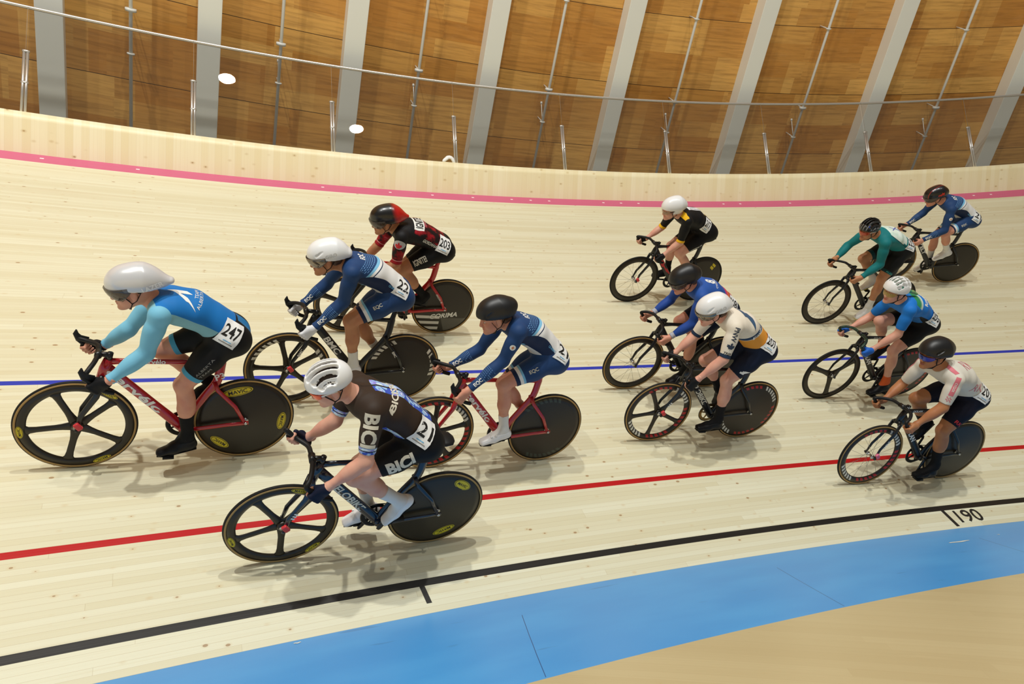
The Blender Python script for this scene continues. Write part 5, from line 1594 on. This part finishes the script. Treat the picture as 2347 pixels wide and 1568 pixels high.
def marks12(r, q):
    for s, phi, w in ((.72, 70, .17), (.32, 14, .12)):
        c, nn = tq(r, q, s, phi); tx = nrm(-r.e * .8 + np.cross(nn, -r.e) * .5)
        project([r.bJ], 'RK', c, tx, np.cross(nn, tx), w, 'lettering', pink_print, r.jersey, bold=-.01, shear=.3)
    for S, sg in (('L', 1), ('R', -1)):
        hint = (.45, .55 * sg, .65); A, B = r.j['sh' + S], r.j['el' + S]; ax = nrm(B - A)
        limb_text(r, '', 'sh' + S, 'el' + S, .20, .17, pink_print, r.bJ, r.jersey, hint=hint, geo=poly_geo(RECT, .15), height=.038)
        nk = r.neck - r.d * .03; tx = nrm(A - nk); nn = np.array((.35, .1 * sg, .9)); nn = nrm(nn - tx * (nn @ tx))
        project([r.bJ], '', nk * .48 + A * .52 + nn * .08, tx, np.cross(nn, tx), .13, 'shoulder_stripe', red_print if False else pink_print, r.jersey, geo=poly_geo(RECT, .15), height=.036)
        for a_ in range(4):
            for b_ in range(4):
                if (a_ + b_) % 2: continue
                n2 = np.array(hint); n2 = nrm(n2 - ax * (n2 @ ax)); c2 = A + ax * (.155 + a_ * .011) + np.cross(n2, ax) * ((b_ - 1.5) * .011) + n2 * .06
                project([r.bJ], '', c2, ax, np.cross(n2, ax), .010, 'check', pink_print, r.jersey, geo=poly_geo(RECT, 3), height=.010)
    limb_text(r, 'CYCLOS', 'shL', 'elL', .22, .08, white_print, r.bJ, r.jersey, hint=(.45, .55, .65), height=.018, lift=.0035)
    A, B = r.j['knL'], r.j['hipL']; ax = nrm(B - A); nn = nrm(np.array([.15, .9, .3])); nn = nrm(nn - ax * (nn @ ax)); tx = nrm(np.cross(nn, ax)); tx = -tx if tx[0] > 0 else tx
    project([r.bS], 'RK', A + ax * .12 + nn * .07, tx, np.cross(nn, tx), .075, 'lettering', red_print, r.shorts, height=.032)
CURL = ((-.085, .05, -.030, .026), (-.095, .02, -.036, .028), (-.095, -.02, -.036, .028), (-.085, -.05, -.03, .026), (-.062, .068, -.030, .022), (-.105, .0, -.018, .028))
LONG = ((-.09, .045, -.04, .03), (-.10, .0, -.045, .034), (-.09, -.045, -.04, .03), (-.06, .062, -.035, .026))
RD = {
 1: dict(label='cyclist in royal blue jersey with pale blue sleeves and a pearl long tailed helmet', skin=PALE2, jersey=cloth('royal_pale_blue_jersey', j_blue), shorts=cloth('black_blue_hem_shorts', s_alb),
         sleeve=1.93, hem=.80, sock=sock_k, sock_t=.58, shoe=shoe_k, glove='half', glove_mat=glove_k, helmet=dict(mat=silver_helm, tail=.235, tz=-.004, tw=.034, visor=smoke, vz=-.070),
         hair=hair_d, hz=.014, bib=(.10, .30), num='247', marks=marks1, pitch=18),
 2: dict(label='cyclist in navy and white suit with white gloves and white visored helmet', skin=MID, jersey=qcj, shorts=qcs, sleeve=1.97, hem=.79, sock=sock_w, sock_t=.68, shoe=shoe_w,
         glove='full', glove_mat=glove_w, helmet=dict(mat=white_helm, tail=.19, tz=.0, tw=.055, th=.035, visor=mirror, vents='slit', vz=-.058), hair=hair_b, curls=CURL, bib=(.13, .55), num='22', marks=marks2, pitch=19, hx=.03),
 3: dict(label='cyclist in black and red jersey with a red tipped black pointed helmet', skin=MID, jersey=cloth('black_red_jersey', j_ignite), shorts=sh_black, sleeve=.92, hem=.74, sock=sock_k, sock_t=.60, shoe=shoe_k,
         helmet=dict(mat=mat('black_red_tail_shell', rough=.3, coat=.3, build=h_tail_red), tail=.235, tz=-.005, tw=.022, th=.016, visor=smoke, vz=-.066), hair=hair_d, bib=(.10, .45), num='203', marks=marks3, pitch=18, hx=.02),
 4: dict(label='cyclist in navy and white suit and plain black helmet riding a red bicycle', skin=PALE2, jersey=qcj, shorts=qcs, sleeve=1.93, hem=.79, sock=sock_w, sock_t=.67, shoe=shoe_w, dials='w',
         helmet=dict(mat=black_helm, tail=.175, tz=.045, tw=.05, th=.028, vents='slit', zr=-.005), hair=hair_b, curls=CURL, bib=(.06, .50), num='21', marks=qc_marks(True), pitch=24, sc=.95),
 5: dict(label='cyclist in brown jersey with blue patterned stripes and a vented white helmet', skin=PALE, jersey=cloth('brown_blue_jersey', j_brown), shorts=sh_black, sleeve=.80, hem=.66, sock=sock_w, sock_t=.60, shoe=shoe_w, dials='w',
         glove='half', glove_mat=glove_n, helmet=dict(mat=white_helm, tail=.12, vents='long', strap='8a8a86', zr=-.012), glasses=(orange_l, white_arm), hair=hair_d, hairz=-.06, bib=(.17, .40), num='21', marks=marks5, pitch=30, hz=.02),
 6: dict(label='cyclist in black jersey with yellow cuffs, number 217 and white helmet', skin=PALE, jersey=cloth('black_yellow_jersey', j_black6), shorts=sh_black, sleeve=.95, hem=.74, sock=sock_k, sock_t=.55, shoe=shoe_k,
         glove='half', glove_mat=glove_k, helmet=dict(mat=white_helm, tail=.175, tz=.01, tw=.05, th=.04, ears=True, strap='b0aea8'), glasses=(clear_v, black_matt), hair=hair_g, bib=(.31, .42), num='217', numw=.10, marks=marks6, pitch=19, sc=.96),
 7: dict(label='cyclist in blue jersey with dark red sides and a round black helmet', skin=PALE2, jersey=cloth('blue_red_jersey', j_split7), shorts=sh_navy, sleeve=1.93, hem=.78, sock=sock_k, sock_t=.6, shoe=shoe_k,
         helmet=dict(mat=black_helm, tail=.16, tz=.01, tw=.06, th=.05, visor=smoke, vz=-.045), hair=hair_b, curls=LONG[:2], bib=(.14, .50), num='208', marks=marks7, pitch=34, sc=.92),
 8: dict(label='cyclist in cream jersey with orange lower back and white visored helmet', skin=PALE, jersey=cloth('cream_orange_jersey', j_cream8), shorts=sh_navy, sleeve=.92, hem=.76, sock=sock_k, sock_t=.62, shoe=shoe_k, glove='half', glove_mat=glove_k,
         helmet=dict(mat=white_helm, tail=.18, tz=.0, tw=.055, th=.035, visor=mirror, vents='slit', vz=-.055), hair=hair_b, curls=LONG, bib=(.09, .45), num='207', marks=marks8, pitch=28),
 9: dict(label='cyclist in teal jersey with pale back and black vented helmet', skin=MID, jersey=cloth('teal_jersey', j_teal), shorts=cloth('black_teal_hem_shorts', s_teal), sleeve=1.93, hem=.80, sock=sock_w, sock_t=.74, shoe=shoe_w, sole=mat('yellow_sole', 'd8c61e', .5),
         helmet=dict(mat=mat('black_silver_shell', rough=.3, coat=.3, build=h_silver), tail=.12, vents='long'), glasses=(red_l, white_arm), hair=hair_d, hairz=-.05, bib=(.14, .62), num='223', marks=marks9, pitch=17, yaw=10),
 10: dict(label='cyclist in navy and white suit and red lined black helmet at far right', skin=PALE2, jersey=qcj, shorts=qcs, sleeve=1.95, hem=.76, sock=sock_w, sock_t=.58, shoe=plain('white_shoe_cover', 'e6e5e4', .6), shoe_up=.05,
         helmet=dict(mat=mat('black_red_line_shell', rough=.3, coat=.3, build=h_redline), tail=.165, tz=.01, tw=.05, th=.04, visor=smoke, vz=-.045), hair=hair_d, bib=(.05, .55), num='21', marks=marks10, pitch=28, sc=.95),
 11: dict(label='cyclist in bright blue short sleeved jersey, number 205 and vented white helmet', skin=PALE, jersey=cloth('bright_blue_jersey', j_blue11), shorts=sh_black, sleeve=.74, hem=.70, sock=sock_o, sock_t=.80, shoe=shoe_k, glove='half', glove_mat=glove_b,
          helmet=dict(mat=white_helm, tail=.12, vents='many', k=1.06), glasses=(yellow_l, black_matt), hair=hair_t, tail=((-.09, .015, -.02), (-.14, .03, -.015), (-.19, .045, -.03), (-.24, .06, -.06)), bib=(.17, .45), num='205', marks=marks11, pitch=9, yaw=8, sc=.94),
 12: dict(label='cyclist in white jersey with pink shoulder stripes, ponytail and black helmet', skin=TAN, jersey=cloth('white_pink_jersey', j_white12), shorts=sh_navy2, sleeve=.82, hem=.78, sock=sock_k, sock_t=.56, shoe=shoe_k,
          helmet=dict(mat=black_helm, tail=.160, tz=.035, tw=.055, th=.04, vents='slit', zr=-.005, k=1.05), glasses=(blue_l, black_matt), hair=hair_b, tail=((-.09, .01, -.02), (-.135, .015, -.012), (-.175, .02, -.012), (-.205, .025, -.02)), bib=(.10, .30), num='201', marks=marks12, pitch=11, yaw=5),
}
green_tape = mat('green_speckled_tape', rough=.4, build=lambda n: n.mix(n.voro(n.new('ShaderNodeTexCoord').outputs['Object'], 130)[0] < .35, '0c1512', '1e6e48'))
MV = lambda *a: tuple((x, r, L, h, 'MAVIC') for x, r, L, h in a)
BD = {
 1: dict(label='red track bicycle with yellow signs on its wheels, ridden at far left', frame=red_frame, fork=black_gloss, fw='five', fang=-5, rsigns=MV((76, .245, .20, .068), (-174, .25, .15, .058), (-50, .245, .15, .06)), fsigns=MV((-5, .297, .09, .036), (-115, .297, .11, .034), (127, .297, .11, .034)),
         chip=transp_red, text=(('cervélo', 'down', white_print, .44, .36), ('cervélo', 'top', white_print, .14, .24), ('P3', 'seat', white_print, .06, 0)), horn=True),
 2: dict(label='black track bicycle with white block letters behind the vented white helmet', frame=black_gloss, fw='five', fang=4, fstyle='white', rstyle='white', chip=transp_red, text=(('BMC', 'down', white_print, .19, .42), ('BMC', 'stay', white_print, .06, .45), ('BMC', 'fork', white_print, .07, .4)), horn=True),
 3: dict(label='black and red track bicycle with a striped rear disc wheel', frame=red_frame2, fork=black_gloss, fw='four', fang=20, fstyle='plain', rstyle='corima', rtext=(('CORIMA', -.02, -.095, .30, 8, white_print), ('ELECTRON', .13, -.035, .13, 2, white_print)), text=(('ARGON 18', 'stay', white_print, .12, .6),), horn=True),
 4: dict(label='red track bicycle with plain dark rear disc under the plain black helmet', frame=red_frame, fw='five', fang=20, fstyle='redwhite', rstyle='dark', text=(('cervélo', 'down', white_print, .36, .40),), horn=True),
 5: dict(label='midnight blue track bicycle with yellow wheel signs nearest the black line', frame=navy_frame, fw='five', fang=-18, rsigns=MV((124, .255, .14, .075), (-114, .235, .16, .062)), fsigns=MV((-18, .297, .09, .036), (-131, .297, .11, .034), (106, .297, .11, .034)), chip=transp_red, forkstripe='III',
         text=(('VELOBIKE', 'down', cream_print, .34, .46),)),
 6: dict(label='black track bicycle with red frame panels, highest on the banking at centre', frame=black_gloss, fw='deep', rstyle='yellow', gum=False, chip=transp_red, text=(('#step', 'down', red_print, .26, .5), ('#bar', 'top', red_print, .34, .30))),
 7: dict(label='black track bicycle crossing the blue line behind the cream jersey rider', frame=black_gloss, fw='deep', text=()),
 8: dict(label='black track bicycle with red and white rim marks and five spokes', frame=black_gloss, fw='five', fang=-10, fstyle='redwhite', rstyle='redwhite', chip=transp_red, forkstripe='III', ring=mat('tan_ring', '8a7040', .35, .8), text=(('VELOBIKE', 'down', cream_print, .34, .42),)),
 9: dict(label='black track bicycle with deep front rim ridden by the teal jersey cyclist', frame=black_gloss, fw='deep', gum=False, text=()),
 10: dict(label='black track bicycle with white letters on the down tube at far right', frame=black_gloss, fw='deep', text=(('FELT', 'down', white_print, .20, .42),)),
 11: dict(label='black track bicycle with three spoke front wheel and green bar tape', frame=black_gloss, fw='three', fang=20, gum=False, rstyle='redwhite', bar=green_tape, text=(('DOLAN', 'down', white_print, .22, .42), ('DOLAN', 'top', white_print, .09, .16))),
 12: dict(label='black track bicycle with spoked red and white front rim at lower right', frame=black_gloss, fw='deep', fang=1, fstyle='redwhite', chip=transp_pink, stemtext='look', text=(('DOLAN', 'down', white_print, .22, .40), ('DOLAN', 'top', white_print, .10, .12), ('WINS', 'fork', white_print, .09, .55))),
}
for i in range(1, 13):
    b = BD[i]; b['J'] = JT[i]; b['crank'] = CRANK[i]
    bike(BK[i], b)
    build_rider(i, JT[i], RD[i], BK[i])
